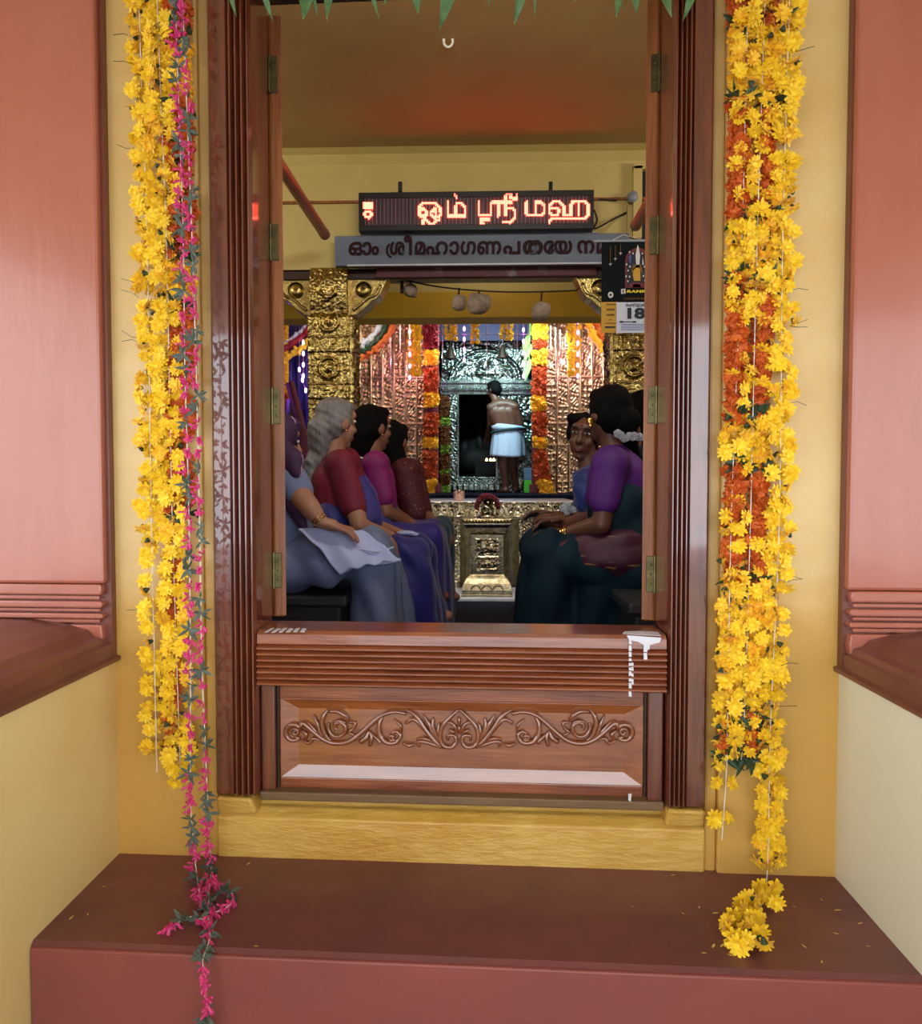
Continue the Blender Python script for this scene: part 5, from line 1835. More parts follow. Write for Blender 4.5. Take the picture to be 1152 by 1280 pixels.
M['purpleblouse'] = mat('purple_blouse', '#54127a', .65, col2='#48106a', vs=6, bump=.1, bs=90)
M['tealsaree'] = mat('dark_teal_saree', '#0b2b3a', .7, col2='#08202c', vs=4, bump=.1, bs=60, spec=.2)
M['pallu'] = mat('maroon_saree_border_with_gold_weave', '#43122e', .55, col2='#b08a50', vs=22, vstretch=(.35, .35, 2.4), contrast=(.66, .72), detail=1)
M['royal'] = mat('royal_blue_saree', '#12307e', .55, col2='#0f2868', vs=5, sheen=.2)
M['dhoti'] = mat('white_cotton_dhoti', '#c3d6f0', .75, col2='#b5cbea', vs=5, bump=.1, bs=60)
M['sash'] = mat('dark_green_waist_band', '#1f3f46', .7)


def basis(f, up=(0, 0, 1)):
    f = V(f).normalized()
    r_ = f.cross(V(up)).normalized()
    u = r_.cross(f).normalized()
    return r_, f, u


def head_parts(c, f, s=1.0, up=(0, 0, 1)):
    r_, f, u = basis(f, up)
    R = Matrix((r_, f, u)).transposed()
    P = lambda x, y, z: V(c) + (r_ * x + f * y + u * z) * s
    E = lambda x, y, z, a, b, d: ('e', P(x, y, z), (a * s, b * s, d * s), R)
    L = [E(0, -.008, .032, .073, .093, .082), E(0, .03, -.03, .058, .060, .075), E(0, .052, -.088, .030, .028, .024), E(0, .066, .052, .055, .024, .028), E(0, .03, -.06, .048, .05, .045),
         E(-.035, .058, -.022, .024, .022, .024), E(.035, .058, -.022, .024, .022, .024),
         ('c', P(0, .084, .022), P(0, .102, -.016), .010 * s, .014 * s), E(-.011, .094, -.02, .009, .009, .008), E(.011, .094, -.02, .009, .009, .008),
         E(0, .078, -.052, .026, .014, .008), E(0, .076, -.064, .023, .014, .008),
         E(-.078, -.006, 0, .011, .024, .033), E(.078, -.006, 0, .011, .024, .033)]
    return L, P, R


def face(person, P, R, s=1.0, lips=True):
    for sx in (-1, 1):
        MBall(P(sx * .031, .0765, .024), (.0145 * s, .010 * s, .0085 * s), R).build('eye', 'eye_white', person, smooth=True)
        MBall(P(sx * .031, .0852, .024), (.0072 * s, .004 * s, .0076 * s), R).build('iris', 'eye_dark', person, smooth=True)
        MB().tube([P(sx * .014, .090, .044), P(sx * .032, .089, .051), P(sx * .050, .078, .046)], [.003 * s, .004 * s, .002 * s], 6).build('eyebrow', 'brow', person, smooth=True)
        MB().tube([P(sx * .017, .084, .029), P(sx * .031, .0865, .0335), P(sx * .046, .077, .029)], .002 * s, 6).build('eyelid', 'brow', person, smooth=True)
    MB().tube([P(-.024, .086, -.056), P(-.010, .092, -.053), P(0, .092, -.055), P(.010, .092, -.053), P(.024, .086, -.056)], [.002 * s, .0045 * s, .004 * s, .0045 * s, .002 * s], 6).build('upper_lip', 'lip', person, smooth=True)
    MB().tube([P(-.022, .085, -.059), P(0, .091, -.064), P(.022, .085, -.059)], [.002 * s, .006 * s, .002 * s], 6).build('lower_lip', 'lip', person, smooth=True)


def MBall(c, r, R):
    t = MB().ball((0, 0, 0), r, 12, 8)
    return MB().add([V(c) + R @ V(p) for p in t.v], t.f)


def hand_parts(w, d, palm, s=1.0, curl=.5, thumb=1):
    """w wrist, d direction of the fingers, palm normal; returns capsules: palm, four unequal bent fingers, thumb from the side"""
    d, n = V(d).normalized(), V(palm)
    n = (n - d * n.dot(d)).normalized()
    a = d.cross(n).normalized() * thumb
    w = V(w)
    L = [('c', w, w + d * .045 * s, .024 * s, .026 * s)]
    for k in (-1.5, -.5, .5, 1.5):
        L.append(('c', w + d * .02 * s + a * k * .009 * s, w + d * .082 * s + a * k * .019 * s, .014 * s, .0115 * s))
    for k, ln in ((1.5, .068), (.5, .078), (-.5, .074), (-1.5, .058)):
        p = w + d * .085 * s + a * k * .0205 * s
        dd = d
        for j, fr_ in enumerate((.45, .32, .25)):
            ang = curl * (.5 + .35 * j)
            dj = (dd * cos(ang) + n * sin(ang)).normalized()
            q = p + dj * ln * fr_ * 1.1 * s
            L.append(('c', p, q, (.0098 - .001 * j) * s, (.0090 - .001 * j) * s))
            p, dd = q, dj
    p = w + d * .022 * s + a * .026 * s
    q = p + (d * .65 + a * .6 + n * .25) * .042 * s
    L += [('c', w + d * .01 * s + a * .01 * s, p, .016 * s, .014 * s), ('c', p, q, .013 * s, .011 * s), ('c', q, q + (d * .9 + a * .1 + n * .3) * .032 * s, .0105 * s, .008 * s)]
    return L


def limb(pts, rs):
    return [('c', pts[i], pts[i + 1], rs[i], rs[i + 1]) for i in range(len(pts) - 1)]


def folds(ax, k, amp, seed=0.0):
    """soft cloth folds running along direction ax"""
    ax = V(ax).normalized()
    a = ax.orthogonal().normalized()
    b = ax.cross(a)

    def fn(co):
        t, u, v = co @ np.array(ax), co @ np.array(a), co @ np.array(b)
        w = 2.2 * vnoise(t * 3 + seed, (u + v) * 4 + 50)
        return amp * (np.sin((u * 1.0 + v * .6) * k + 3 * w + seed) * .6 + np.sin((v - u * .4) * k * .63 + 2.4 * w + seed * 2) * .4) + amp * .5 * (vnoise(u * 14 + 30, t * 10 + v * 9 + 70) - .5)
    return fn


def sitter(lab, head, fwd, neck, chest, waist, hip, sh_n, sh_f, arm_n, arm_f, leg_n, leg_f, skin, hands=(None, None), s=1.0, group=None, headup=(0, 0, 1)):
    """a seated figure: joints are points; one continuous body; returns root, head frame, joints"""
    root = thing('person', lab, 'person', V((hip.x, hip.y, FZ)), group)
    HL, P, R = head_parts(head, fwd, s, headup)
    L = list(HL)
    L += [('c', head + (neck - head) * .35, neck, .050 * s, .054 * s), ('c', neck, chest + (neck - chest) * .35, .056 * s, .09 * s)]
    ax = (sh_n - sh_f)
    for t in (-.5, 0, .5):
        L.append(('c', chest + ax * t * .42, waist + ax * t * .38, .105 * s, .105 * s))
        L.append(('c', waist + ax * t * .38, hip + ax * t * .48, .105 * s, .125 * s))
    L += [('c', chest + (neck - chest) * .45, sh_n, .07 * s, .062 * s), ('c', chest + (neck - chest) * .45, sh_f, .07 * s, .062 * s)]
    for sh_, arm, hd in ((sh_n, arm_n, hands[0]), (sh_f, arm_f, hands[1])):
        L += limb([sh_, arm[0], arm[1]], [.054 * s, .042 * s, .027 * s])
        if hd:
            L += hand_parts(arm[1], hd[0], hd[1], s, hd[2], hd[3])
    for lg in (leg_n, leg_f):
        L += limb(lg[:3], [.09 * s, .062 * s, .042 * s])
        L += [('c', lg[2], lg[3], .038 * s, .026 * s)]
    blob('body', L, .0065, skin, root, 3)
    return root, P, R


def blouse(root, m, chest, waist, sh_n, sh_f, arm_n, arm_f, neck, frac=.55, s=1.0, g=.014, seed=1, low=1.0):
    ax = sh_n - sh_f
    L = []
    wl = chest + (waist - chest) * low
    for t in (-.5, 0, .5):
        L.append(('c', chest + ax * t * .42, wl + ax * t * .38, (.105 * s + g), (.105 * s + g)))
    nb = chest + (neck - chest) * .42
    L += [('c', nb, sh_n, .07 * s + g, .064 * s + g), ('c', nb, sh_f, .07 * s + g, .064 * s + g)]
    for sh_, arm in ((sh_n, arm_n), (sh_f, arm_f)):
        L.append(('c', sh_, sh_ + (arm[0] - sh_) * frac, .058 * s + g, .050 * s + g))
    return blob('blouse', L, .011, m, root, 3, folds((0, 0, 1), 38, .008, seed))


def hair_cap(P, R, s=1.0, back=.0, more=()):
    E = lambda x, y, z, a, b, d: ('e', P(x, y, z), (a * s, b * s, d * s), R)
    L = [E(0, -.022 - back, .045, .084, .098, .086), E(0, -.045 - back, .0, .080, .075, .085), E(-.062, -.012, .02, .024, .05, .055), E(.062, -.012, .02, .024, .05, .055), E(0, .03, .092, .058, .055, .034)]
    return L + list(more)


A = at
# --- woman nearest the door on the left: scarf over the head, white cloth on her lap
d0 = 3.38
H1, N1 = A(346, 556, d0), A(346, 590, d0)
C1, W1, HP1 = A(352, 625, d0 + .02), A(350, 668, d0), A(352, 705, d0)
sn1, sf1 = A(362, 603, d0 - .14), A(356, 603, d0 + .2)
an1 = (A(391, 650, d0 - .16), A(405, 656, d0 - .02))
an1 = (A(388, 636, d0 - .24), A(402, 653, d0 - .245))
af1 = (A(392, 655, d0 + .26), A(425, 662, d0 + .1))
kn1, kf1 = A(470, 690, d0 - .06), A(480, 686, d0 + .18)
ln1 = (HP1 + V((0, -.09, 0)), kn1, A(480, 795, d0 - .02) , A(520, 806, d0 - .04))
lf1 = (HP1 + V((0, .10, 0)), kf1, A(505, 790, d0 + .2), A(545, 800, d0 + .18))
for q in (ln1, lf1):
    for j in (2, 3):
        q[j].z = max(q[j].z, FZ + .045)
r1, P1, R1 = sitter('seated person in a purple scarf, white cloth on the lap, by the left leaf', H1, (.8, .55, -.1), N1, C1, W1, HP1, sn1, sf1, an1, af1, ln1, lf1, 'skin_light',
                    ((V((.95, .15, -.28)), V((-.2, .1, -1)), .4, 1), (V((.9, -.2, -.2)), V((0, -.2, -1)), .5, -1)))
face(r1, P1, R1)
blob('hair', hair_cap(P1, R1), .011, 'hair_black', r1, 2)
Lsc = hair_cap(P1, R1, 1.17)
Lsc += limb([P1(0, -.08, .03), A(364, 575, d0 - .17), A(370, 592, d0 - .20)], [.075, .05, .02]) + limb([P1(.05, -.02, -.03), A(357, 604, d0 - .17), A(368, 630, d0 - .19), A(380, 660, d0 - .19)], [.05, .045, .038, .02]) + limb([P1(-.03, -.08, -.02), A(345, 620, d0 + .1)], [.07, .1])
blob('scarf', Lsc, .010, 'scarf', r1, 3, folds((.3, 0, 1), 55, .006, 2))
blouse(r1, 'greydress', C1, W1, sn1, sf1, an1, af1, N1, .35, 1.02, .016, 3)
Lk = []
for a, b, c in ((HP1 + V((-.05, -.14, .0)), kn1, ln1[2]), (HP1 + V((-.05, .10, .0)), kf1, lf1[2]), (HP1 + V((-.05, -.02, .0)), (kn1 + kf1) / 2, (ln1[2] + lf1[2]) / 2)):
    c = V((c.x, c.y, FZ + .05))
    Lk += limb([a, b + V((-.03, 0, .0)), c], [.125, .098, .10])
Lk += [('e', A(395, 712, d0 - .17), (.14, .06, .085)), ('e', A(372, 712, d0 - .1), (.12, .10, .09))]
blob('skirt', Lk, .012, 'greydress', r1, 4, folds((.5, 0, -1), 42, .015, 5))
# the white cloth: a draped sheet over her lap, hem hanging before the shins
lap = []
cols, rows = 26, 22
tl_, tr_, br_, bl_ = (372, 660), (452, 662), (501, 702), (424, 719)
mb = MB()
for j in range(rows):
    for i in range(cols):
        u, v = i / (cols - 1), j / (rows - 1)
        x = lerp(lerp(tl_[0], tr_[0], u), lerp(bl_[0], br_[0], u), v)
        y = lerp(lerp(tl_[1], tr_[1], u), lerp(bl_[1], br_[1], u), v) - 6 * sin(pi * u) * v * .9 - 5 * sin(pi * v) * (1 - .3 * u)
        dep = d0 - .262 + .13 * u - .02 * v + .02 * sin(u * 9 + v * 2)
        p = A(x, y, dep)
        p.z += .006 * sin(u * 22 + v * 4) * v + .004 * sin(v * 14 + u * 6)
        mb.v.append(tuple(p))
mb.f = [(j * cols + i, j * cols + i + 1, (j + 1) * cols + i + 1, (j + 1) * cols + i) for j in range(rows - 1) for i in range(cols - 1)]
sh1 = mb.build('white_shawl', 'whitecloth', r1, smooth=True)
so = sh1.modifiers.new('solid', 'SOLIDIFY')
so.thickness = .010
ss = sh1.modifiers.new('sub', 'SUBSURF')
ss.levels = ss.render_levels = 1
hem = smooth_path([A(426, 716, d0 - .232), A(455, 703, d0 - .2), A(478, 704, d0 - .15), A(500, 700, d0 - .105)], 5)
MB().tube(hem, .008, 6).build('shawl_hem', 'whitecloth', r1, smooth=True)
MB().tube(smooth_path([A(414, 702, d0 - .25), A(445, 687, d0 - .22), A(470, 690, d0 - .17), A(492, 684, d0 - .125)], 5), .004, 6).build('shawl_hem', 'whitecloth', r1, smooth=True)
cc, ax_ = A(401, 652, d0 - .245), (an1[1] - an1[0]).normalized()
for k in (0, .012):
    MB().lathe([(.031, -.003), (.034, 0), (.031, .003), (.029, 0)], cc - ax_ * (.005 + k), 18, ax_).build('bangle', 'bangle', r1, smooth=True)

# --- grey-haired woman
d0 = 3.98
H2, N2 = A(421, 531, d0), A(416, 564, d0)
C2, W2, HP2 = A(420, 602, d0), A(424, 655, d0), A(412, 700, d0)
sn2, sf2 = A(426, 580, d0 - .16), A(432, 578, d0 + .17)
an2 = (A(450, 658, d0 - .22), A(496, 674, d0 - .06))
af2 = (A(462, 655, d0 + .22), A(500, 668, d0 + .06))
kn2, kf2 = A(512, 694, d0 - .10), A(520, 690, d0 + .12)
ln2 = (HP2 + V((0, -.09, 0)), kn2, A(520, 775, d0 - .05), A(545, 785, d0 - .06))
lf2 = (HP2 + V((0, .10, 0)), kf2, A(535, 765, d0 + .15), A(560, 770, d0 + .14))
r2, P2, R2 = sitter('seated grey-haired woman in a crimson blouse and deep blue saree looking towards the shrine', H2, (.72, .70, -.08), N2, C2, W2, HP2, sn2, sf2, an2, af2, ln2, lf2, 'skin_light',
                    ((V((.9, .3, -.12)), V((0, .3, -1)), .5, 1), (V((.9, -.3, -.1)), V((0, -.3, -1)), .5, -1)), 1.03)
face(r2, P2, R2, 1.03)
r = random.Random(8)
tail = [P2(0, -.10, -.03), A(400, 567, d0 - .02), A(392, 580, d0 - .04), A(391, 594, d0 - .05), A(398, 607, d0 - .07)]
L = hair_cap(P2, R2, 1.03, .0) + limb(tail, [.06, .058, .052, .042, .022])
for k in range(26):
    t = r.random() * 3.6
    i = min(int(t), 3)
    q = tail[i].lerp(tail[i + 1], t - i)
    L.append(('e', q + V((r.gauss(0, .022), r.gauss(0, .02), r.gauss(0, .015))), (.022, .022, .024)))
blob('hair', L, .009, 'hair_grey', r2, 2, folds((.6, .3, -.5), 150, .0035, 1))
MB().ball(P2(.083, -.002, -.032), .007).build('earring', 'bangle', r2, smooth=True)
blouse(r2, 'maroonblouse', C2, W2, sn2, sf2, an2, af2, N2, .70, 1.0, .012, 1, .55)
Lk = []
for a, b, c in ((HP2 + V((-.02, -.12, 0)), kn2, ln2[2]), (HP2 + V((-.02, .12, 0)), kf2, lf2[2]), (HP2, (kn2 + kf2) / 2, (ln2[2] + lf2[2]) / 2)):
    c = V((c.x, c.y, FZ + .06))
    Lk += limb([a, b, c + V((.0, 0, .0))], [.135, .10, .125])
Lk += [('c', W2 + V((0, -.1, .0)), HP2 + V((0, -.1, 0)), .125, .14), ('c', W2 + V((0, .1, .0)), HP2 + V((0, .1, 0)), .125, .14)]
blob('saree', Lk, .012, 'bluesaree', r2, 4, folds((.4, 0, -1), 40, .014, 7))
blob('saree_drape', limb([A(462, 650, d0 + .12), A(455, 620, d0 + .18), A(440, 592, d0 + .2)], [.07, .07, .06]), .012, 'violetsaree', r2, 3, folds((0, 0, 1), 50, .006, 7))
ax_ = (an2[1] - an2[0]).normalized()
for k in (0, .014):
    MB().lathe([(.030, -.003), (.033, 0), (.030, .003), (.028, 0)], an2[1] - ax_ * (.02 + k), 18, ax_).build('bangle', 'bangle', r2, smooth=True)
hk_ = blob('handkerchief', [('e', A(507, 666, d0 - .06), (.05, .035, .012)), ('e', A(515, 668, d0 - .05), (.04, .03, .010))], .007, 'whitecloth', None, 1, label='small white handkerchief in the hand of the grey-haired woman', category='handkerchief')

# --- third: black hair, magenta blouse
d0 = 4.42
H3, N3 = A(467, 537, d0), A(464, 566, d0)
C3, W3, HP3 = A(466, 600, d0), A(470, 640, d0), A(462, 680, d0)
sn3, sf3 = A(470, 581, d0 - .15), A(470, 581, d0 + .16)
an3 = (A(482, 640, d0 - .17), A(510, 655, d0 - .02))
af3 = (A(490, 640, d0 + .18), A(515, 655, d0 + .04))
kn3, kf3 = A(532, 672, d0 - .08), A(538, 670, d0 + .10)
ln3 = (HP3 + V((0, -.09, 0)), kn3, A(540, 735, d0 - .05), A(556, 745, d0 - .06))
lf3 = (HP3 + V((0, .10, 0)), kf3, A(548, 730, d0 + .12), A(562, 738, d0 + .11))
r3, P3_, R3 = sitter('seated black-haired woman in a magenta blouse beside the grey-haired woman', H3, (.72, .68, -.05), N3, C3, W3, HP3, sn3, sf3, an3, af3, ln3, lf3, 'skin_mid',
                     ((V((.9, .3, -.2)), V((0, .3, -1)), .5, 1), (V((.9, -.3, -.2)), V((0, -.3, -1)), .5, -1)), 1.02)
face(r3, P3_, R3)
blob('hair', hair_cap(P3_, R3, 1.08, .006, limb([P3_(0, -.07, -.02), A(450, 572, d0 - .02), A(443, 584, d0 - .02), A(440, 598, d0)], [.075, .055, .045, .03])), .010, 'hair_black', r3, 2, folds((.5, .3, -.6), 120, .003, 3))
MB().tube(smooth_path([A(448, 571, d0 - .12), A(458, 574, d0 - .125), A(470, 570, d0 - .12), A(478, 566, d0 - .06)], 4), .006, 6).build('neck_chain', 'pearl', r3, smooth=True)
MB().ball(P3_(.083, -.002, -.034), .008).build('earring', 'bangle', r3, smooth=True)
blouse(r3, 'magenta', C3, W3, sn3, sf3, an3, af3, N3, .68, 1.02, .015, 4, .6)
Lk = []
for a, b, c in ((HP3 + V((0, -.1, 0)), kn3, ln3[2]), (HP3 + V((0, .1, 0)), kf3, lf3[2]), (HP3, (kn3 + kf3) / 2, (ln3[2] + lf3[2]) / 2)):
    Lk += limb([a, b, V((c.x, c.y, FZ + .07))], [.13, .10, .11])
Lk += [('c', W3, HP3, .135, .15)] + limb([A(450, 590, d0 - .1), A(452, 620, d0 - .16), A(470, 655, d0 - .17)], [.05, .055, .07])
blob('saree', Lk, .013, 'violetsaree', r3, 4, folds((.4, 0, -1), 40, .013, 9))

# --- fourth: dark kurta with dots, teal trousers
d0 = 4.78
H4, N4 = A(493, 554, d0), A(498, 578, d0)
C4, W4, HP4 = A(502, 610, d0), A(502, 645, d0), A(494, 672, d0)
sn4, sf4 = A(506, 590, d0 - .17), A(514, 590, d0 + .12)
an4 = (A(520, 642, d0 - .2), A(542, 655, d0 - .05))
af4 = (A(528, 640, d0 + .14), A(545, 655, d0 + .02))
kn4, kf4 = A(545, 665, d0 - .1), A(552, 662, d0 + .08)
ln4 = (HP4 + V((0, -.09, 0)), kn4, A(548, 720, d0 - .05), A(562, 728, d0 - .06))
lf4 = (HP4 + V((0, .08, 0)), kf4, A(556, 715, d0 + .1), A(570, 722, d0 + .09))
for q in (ln4, lf4):
    for j in (2, 3):
        q[j].z = max(FZ + .06 - .02 * (j - 2), q[j].z - .12)
r4, P4_, R4 = sitter('seated person farthest along the left bench in a dark maroon dotted kurta and teal trousers', H4, (.55, .83, -.15), N4, C4, W4, HP4, sn4, sf4, an4, af4, ln4, lf4, 'skin_mid',
                     ((V((.8, .1, -.6)), V((.2, .3, -1)), .6, 1), (V((.8, -.2, -.5)), V((0, -.3, -1)), .6, -1)))
face(r4, P4_, R4)
blob('hair', hair_cap(P4_, R4, 1.05, .01, limb([P4_(0, -.06, -.03), A(497, 578, d0 - .05), A(500, 588, d0 - .08)], [.08, .065, .04])), .010, 'hair_black', r4, 2, folds((.2, .3, -.9), 120, .003, 5))
blouse(r4, 'dotted', C4, W4, sn4, sf4, an4, af4, N4, .98, 1.08, .016, 6, 1.1)
Lk = limb([HP4 + V((0, -.1, 0)), kn4, V((ln4[2].x, ln4[2].y, FZ + .12))], [.12, .085, .06]) + limb([HP4 + V((0, .08, 0)), kf4, V((lf4[2].x, lf4[2].y, FZ + .12))], [.12, .085, .06])
blob('trousers', Lk, .012, 'teal', r4, 4, folds((.5, 0, -1), 40, .006, 4))

# --- right: woman in a purple blouse, seen from behind
d0 = 3.68
H5, N5 = A(759, 520, d0), A(766, 558, d0)
C5, W5, HP5 = A(772, 600, d0), A(778, 655, d0), A(786, 700, d0)
sn5, sf5 = A(762, 582, d0 - .17), A(764, 582, d0 + .17)
an5 = (A(752, 655, d0 - .22), A(703, 668, d0 - .08))
af5 = (A(740, 650, d0 + .22), A(704, 655, d0 + .12))
kn5, kf5 = A(688, 694, d0 - .10), A(678, 690, d0 + .13)
ln5 = (HP5 + V((0, -.09, 0)), kn5, A(690, 800, d0 - .05), A(660, 812, d0 - .06))
lf5 = (HP5 + V((0, .10, 0)), kf5, A(676, 795, d0 + .15), A(650, 800, d0 + .14))
for q in (ln5, lf5):
    q[2].z, q[3].z = FZ + .08, FZ + .035
r5, P5, R5 = sitter('seated woman in a purple blouse and dark teal saree, jasmine in her hair', H5, (-.55, .83, -.05), N5, C5, W5, HP5, sn5, sf5, an5, af5, ln5, lf5, 'skin_dark',
                    ((V((-.93, .2, -.1)), V((0, .6, -.8)), .6, -1), (V((-.93, -.25, .05)), V((0, -.5, -.8)), .55, 1)), 1.04)
face(r5, P5, R5)
bun = [('e', P5(.02, -.115, -.03), (.055, .045, .055)), ('c', P5(.02, -.1, -.05), A(790, 562, d0 - .03), .045, .03), ('c', A(790, 562, d0 - .03), A(799, 600, d0), .035, .028)]
blob('hair', hair_cap(P5, R5, 1.1, .004, bun), .010, 'hair_black', r5, 2, folds((-.3, .3, -.9), 120, .003, 8))
JF = [marigold(110 + i, 'whiteflower', .013) for i in range(2)]
jas = thing('jasmine_strand', 'white jasmine strand pinned in the hair of the woman in the purple blouse', 'flowers', A(786, 548, d0 - .12))
for k in range(24):
    t = k / 23
    p = A(lerp(770, 802, t), 541 + 9 * t + 3 * sin(t * 5) + rnd.gauss(0, 1.2), d0 - .15 + .05 * t)
    inst('flower', JF[k % 2], p, (k, k, k), rnd.uniform(.8, 1.1), jas)
ear = P5(-.086, .0, -.02)
MB().lathe([(.003, -.004), (.015, -.004), (.017, 0), (.015, .004), (.003, .004)], ear + V((-.012, -.02, -.008)), 14, (0, -1, 0)).build('earring', 'bangle', r5, smooth=True)
MB().ball(ear + V((-.012, -.03, -.03)), .010).build('ear_drop', 'bangle', r5, smooth=True)
blouse(r5, 'purpleblouse', C5, W5, sn5, sf5, an5, af5, N5, .60, 1.10, .018, 2, .35)
Lk = []
for a, b, c in ((HP5 + V((.02, -.13, -.02)), kn5, ln5[2]), (HP5 + V((.02, .12, -.02)), kf5, lf5[2]), (HP5, (kn5 + kf5) / 2, (ln5[2] + lf5[2]) / 2)):
    Lk += limb([a, b, V((c.x - .01, c.y, FZ + .07))], [.14, .115, .14])
Lk += [('c', C5 + (W5 - C5) * .6 + V((0, -.1, 0)), HP5 + V((0, -.1, 0)), .132, .16), ('c', C5 + (W5 - C5) * .6 + V((0, .1, 0)), HP5 + V((0, .1, 0)), .132, .16)]
Lk += limb([HP5 + V((0, -.1, -.02)), A(748, 738, d0 - .10), V((A(738, 790, d0 - .10).x, d0 - .10, FZ + .07))], [.14, .12, .10])
blob('saree', Lk, .012, 'tealsaree', r5, 4, folds((-.4, 0, -1), 40, .014, 3))
Lp = limb([A(812, 672, d0 - .16), A(780, 678, d0 - .19), A(735, 686, d0 - .17), A(697, 690, d0 - .14)], [.075, .075, .07, .05]) + limb([A(814, 692, d0 - .18), A(780, 697, d0 - .205), A(745, 698, d0 - .19), A(706, 694, d0 - .15)], [.075, .075, .06, .035]) + limb([A(815, 716, d0 - .17), A(785, 716, d0 - .185), A(750, 709, d0 - .175), A(720, 701, d0 - .15)], [.065, .06, .05, .03])
blob('saree_end', Lp, .010, 'pallu', r5, 3, folds((-1, 0, -.1), 60, .010, 4))
ax_ = (an5[1] - an5[0]).normalized()
for k in (0, .013, .024):
    MB().lathe([(.031, -.003), (.035, 0), (.031, .003), (.029, 0)], an5[1] - ax_ * (.012 + k), 18, ax_).build('bangle', 'bangle', r5, smooth=True)

# --- right: woman behind her, face turned to the door
d0 = 4.22
H6, N6 = A(729, 547, d0), A(736, 585, d0)
C6, W6, HP6 = A(748, 612, d0 + .02), A(760, 652, d0 + .03), A(766, 688, d0)
sn6, sf6 = A(733, 603, d0 - .15), A(742, 603, d0 + .17)
an6 = (A(735, 645, d0 - .20), A(704, 648, d0 - .10))
af6 = (A(722, 648, d0 + .20), A(690, 645, d0 + .06))
kn6, kf6 = A(684, 680, d0 - .08), A(676, 678, d0 + .10)
ln6 = (HP6 + V((0, -.09, 0)), kn6, A(680, 752, d0 - .05), A(660, 760, d0 - .06))
lf6 = (HP6 + V((0, .10, 0)), kf6, A(674, 748, d0 + .12), A(655, 755, d0 + .1))
for q in (ln6, lf6):
    q[2].z, q[3].z = FZ + .08, FZ + .035
r6, P6, R6 = sitter('seated woman in royal blue with her face turned towards the doorway, beside the purple blouse', H6, (-.30, -.94, -.06), N6, C6, W6, HP6, sn6, sf6, an6, af6, ln6, lf6, 'skin_dark',
                    ((V((-.9, .1, .1)), V((.2, .2, -1)), .6, -1), (V((-.9, -.1, .15)), V((.1, -.4, -1)), .6, 1)), 1.04, None, (.16, 0, 1))
face(r6, P6, R6, 1.04)
MBall(P6(0, .092, .062), (.006, .003, .006), R6).build('forehead_mark', 'bindi', r6, smooth=True)
E6 = lambda x, y, z, a, b, d: ('e', P6(x, y, z), (a * 1.04, b * 1.04, d * 1.04), R6)
blob('hair', [E6(0, -.03, .045, .086, .094, .086), E6(0, -.05, -.01, .082, .07, .085), E6(-.05, .012, .088, .05, .06, .032), E6(.05, .012, .088, .05, .06, .032), E6(-.072, -.005, .03, .02, .05, .055), E6(.072, -.005, .03, .02, .05, .055)], .009, 'hair_black', r6, 2, folds((0, .5, -.8), 120, .0025, 6))
for sx in (-1, 1):
    MB().ball(P6(sx * .086, .004, -.036), .009).build('earring', 'bangle', r6, smooth=True)
blouse(r6, 'royal', C6, W6, sn6, sf6, an6, af6, N6, .60, 1.02, .016, 5, .6)
Lk = []
for a, b, c in ((HP6 + V((.02, -.1, 0)), kn6, ln6[2]), (HP6 + V((.02, .1, 0)), kf6, lf6[2]), (HP6, (kn6 + kf6) / 2, (ln6[2] + lf6[2]) / 2)):
    Lk += limb([a, b, V((c.x, c.y, FZ + .07))], [.13, .10, .12])
Lk += [('c', W6, HP6, .13, .15)]
blob('saree', Lk, .013, 'royal', r6, 4, folds((-.4, 0, -1), 40, .012, 2))
blob('saree_drape', limb([A(722, 596, d0 - .13), A(728, 612, d0 - .19), A(745, 634, d0 - .20)], [.035, .055, .075]), .011, 'royal', r6, 3, folds((0, 0, 1), 55, .006, 7))
ax_ = (an6[1] - an6[0]).normalized()
for k in (0, .013):
    MB().lathe([(.029, -.003), (.033, 0), (.029, .003), (.027, 0)], an6[1] - ax_ * (.012 + k), 18, ax_).build('bangle', 'bangle', r6, smooth=True)
fl = thing('offering_flowers', 'small bunch of white flowers held by the woman in royal blue', 'flowers', A(711, 640, d0 - .16))
for k in range(9):
    inst('flower', JF[k % 2], A(711 + rnd.gauss(0, 3), 636 + rnd.gauss(0, 5), d0 - .17), (k, k, 0), 1.3, fl)

# --- right: third woman, mostly hidden at the leaf
d0 = 4.75
H7, N7 = A(803, 517, d0), A(806, 556, d0)
C7, W7, HP7 = A(812, 592, d0), A(818, 636, d0), A(822, 676, d0)
sn7, sf7 = A(805, 575, d0 - .16), A(806, 575, d0 + .17)
an7 = (A(800, 640, d0 - .2), A(780, 660, d0 - .05))
af7 = (A(798, 640, d0 + .2), A(778, 655, d0 + .08))
kn7, kf7 = A(760, 680, d0 - .1), A(757, 680, d0 + .13)
ln7 = (HP7 + V((0, -.09, 0)), kn7, A(750, 745, d0 - .05), A(730, 755, d0 - .06))
lf7 = (HP7 + V((0, .10, 0)), kf7, A(748, 745, d0 + .15), A(728, 755, d0 + .14))
for q in (ln7, lf7):
    q[2].z, q[3].z = FZ + .08, FZ + .035
r7, P7, R7 = sitter('black-haired person half hidden by the right door leaf behind the purple blouse', H7, (-.6, .75, 0), N7, C7, W7, HP7, sn7, sf7, an7, af7, ln7, lf7, 'skin_dark',
                    ((V((-.9, .2, -.2)), V((0, .3, -1)), .5, -1), (V((-.9, -.2, -.2)), V((0, -.3, -1)), .5, 1)), 1.05)
blob('hair', hair_cap(P7, R7, 1.12, .004, limb([P7(0, -.07, -.02), A(812, 560, d0 - .04)], [.075, .05])), .011, 'hair_black', r7, 2, folds((-.3, .3, -.9), 120, .003, 3))
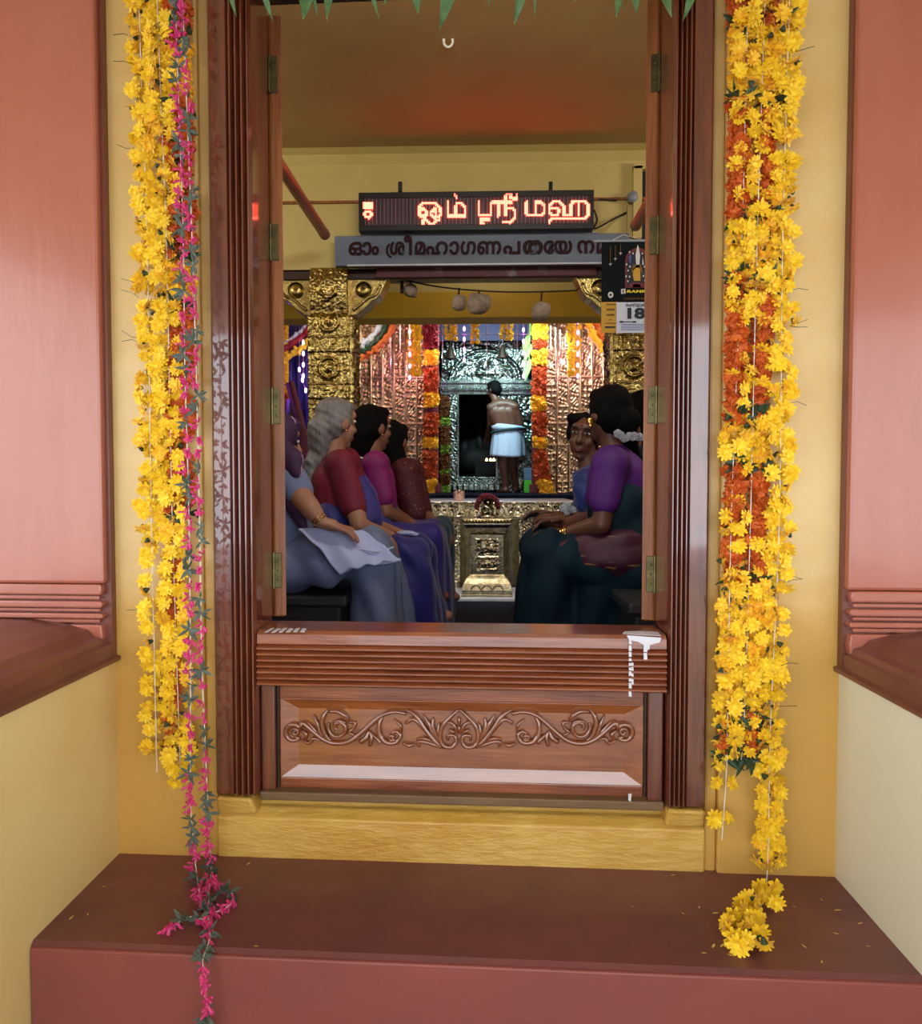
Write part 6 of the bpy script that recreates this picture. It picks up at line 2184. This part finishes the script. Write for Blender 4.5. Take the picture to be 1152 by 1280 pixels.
blouse(r7, 'tealsaree', C7, W7, sn7, sf7, an7, af7, N7, .6, 1.05, .016, 2, 1.0)
Lk = []
for a, b, c in ((HP7 + V((0, -.1, 0)), kn7, ln7[2]), (HP7 + V((0, .1, 0)), kf7, lf7[2])):
    Lk += limb([a, b, V((c.x, c.y, FZ + .07))], [.13, .10, .12])
Lk += [('c', W7, HP7, .13, .15)]
blob('saree', Lk, .014, 'tealsaree', r7, 4, folds((-.4, 0, -1), 40, .012, 2))

# --- the priest standing at the shrine door, back to us, leaning to the left
d0 = 10.9
A0 = lambda x, y, dy=0: at(x, y, d0 + dy)
pr_ = thing('person', 'bare-chested priest in a white dhoti standing at the shrine door, back turned', 'person', V((A0(632, 616).x, d0, PF)))
Hh, Nn = A0(617, 488, .06), A0(619, 500, .04)
HL, Pp, Rp = head_parts(Hh, (-.75, .6, -.25), 1.02)
L = list(HL) + [('c', Hh + V((0, 0, -.05)), Nn, .055, .058), ('c', Nn, A0(624, 507, .02), .06, .09)]
shl, shr = A0(614, 510, -.02), A0(643, 509, -.04)
L += limb([A0(619, 507), A0(624, 507), shl], [.07, .09, .07]) + limb([A0(624, 507), A0(634, 507), shr], [.09, .09, .07])
for dx in (-.09, 0, .09):
    L += limb([A0(628, 516) + V((dx, 0, 0)), A0(632, 532) + V((dx * .85, 0, 0)), A0(635, 548) + V((dx, 0, 0))], [.115, .11, .12])
# arms: the left reaches into the doorway, the right hangs bent at the hip
la = [shl, A0(613, 530, .05), A0(609, 545, .22)]
ra = [shr, A0(650, 529, -.02), A0(648, 545, .10)]
L += limb(la, [.062, .048, .034]) + hand_parts(la[2], (-.2, .5, -.8), (0, 1, .2), 1.05, .4, 1)
L += limb(ra, [.062, .048, .034]) + hand_parts(ra[2], (-.5, .6, -.5), (-.3, 1, .2), 1.05, .5, -1)
lt = [A0(629, 552), A0(629, 582, -.02), A0(632, 606, .03)]
rt = [A0(641, 552), A0(641, 582, .05), A0(644, 604, .12)]
for q, dx in ((lt, -.1), (rt, .06)):
    q[2].z = PF + .07
    L += limb(q, [.105, .068, .045]) + [('c', q[2] + V((0, -.02, -.03)), q[2] + V((dx, .13, -.045)), .042, .028)]
blob('body', L, .012, 'skin_dark', pr_, 2)
blob('hair', hair_cap(Pp, Rp, 1.03), .012, 'hair_black', pr_, 2)
face(pr_, Pp, Rp)
nD, mD = 72, 14
mb = MB()
for j in range(mD):
    v = j / (mD - 1)
    c = A0(635 - .4 * v, lerp(534, 571, v))
    rx, ry = lerp(.205, .245, v ** .8), lerp(.15, .185, v)
    for i in range(nD):
        a = 2 * pi * i / nD
        w = 1 + (.012 + .035 * v) * sin(a * 11 + 2 * sin(a * 3)) + .02 * v * sin(a * 5 + 1)
        mb.v.append((c.x + rx * w * cos(a), c.y + ry * w * sin(a), c.z + .012 * sin(a * 2 + 1) * v))
mb.f = [(j * nD + i, j * nD + (i + 1) % nD, (j + 1) * nD + (i + 1) % nD, (j + 1) * nD + i) for j in range(mD - 1) for i in range(nD)]
dh = mb.build('dhoti', 'dhoti', pr_, smooth=True)
dh.modifiers.new('solid', 'SOLIDIFY').thickness = .012
MB().lathe([(.20, -.045), (.222, -.04), (.228, 0), (.215, .04), (.195, .045)], A0(635, 535.5), 26, (.12, 0, 1), 1.0, .72).build('waist_fold', 'dhoti', pr_, smooth=True)
MB().tube([A0(635, 539) + V((.228 * cos(a), .165 * sin(a), .03 * cos(a + .5))) for a in [2 * pi * k / 24 for k in range(25)]], .018, 8, cap=False).build('waist_band', 'sash', pr_, smooth=True)
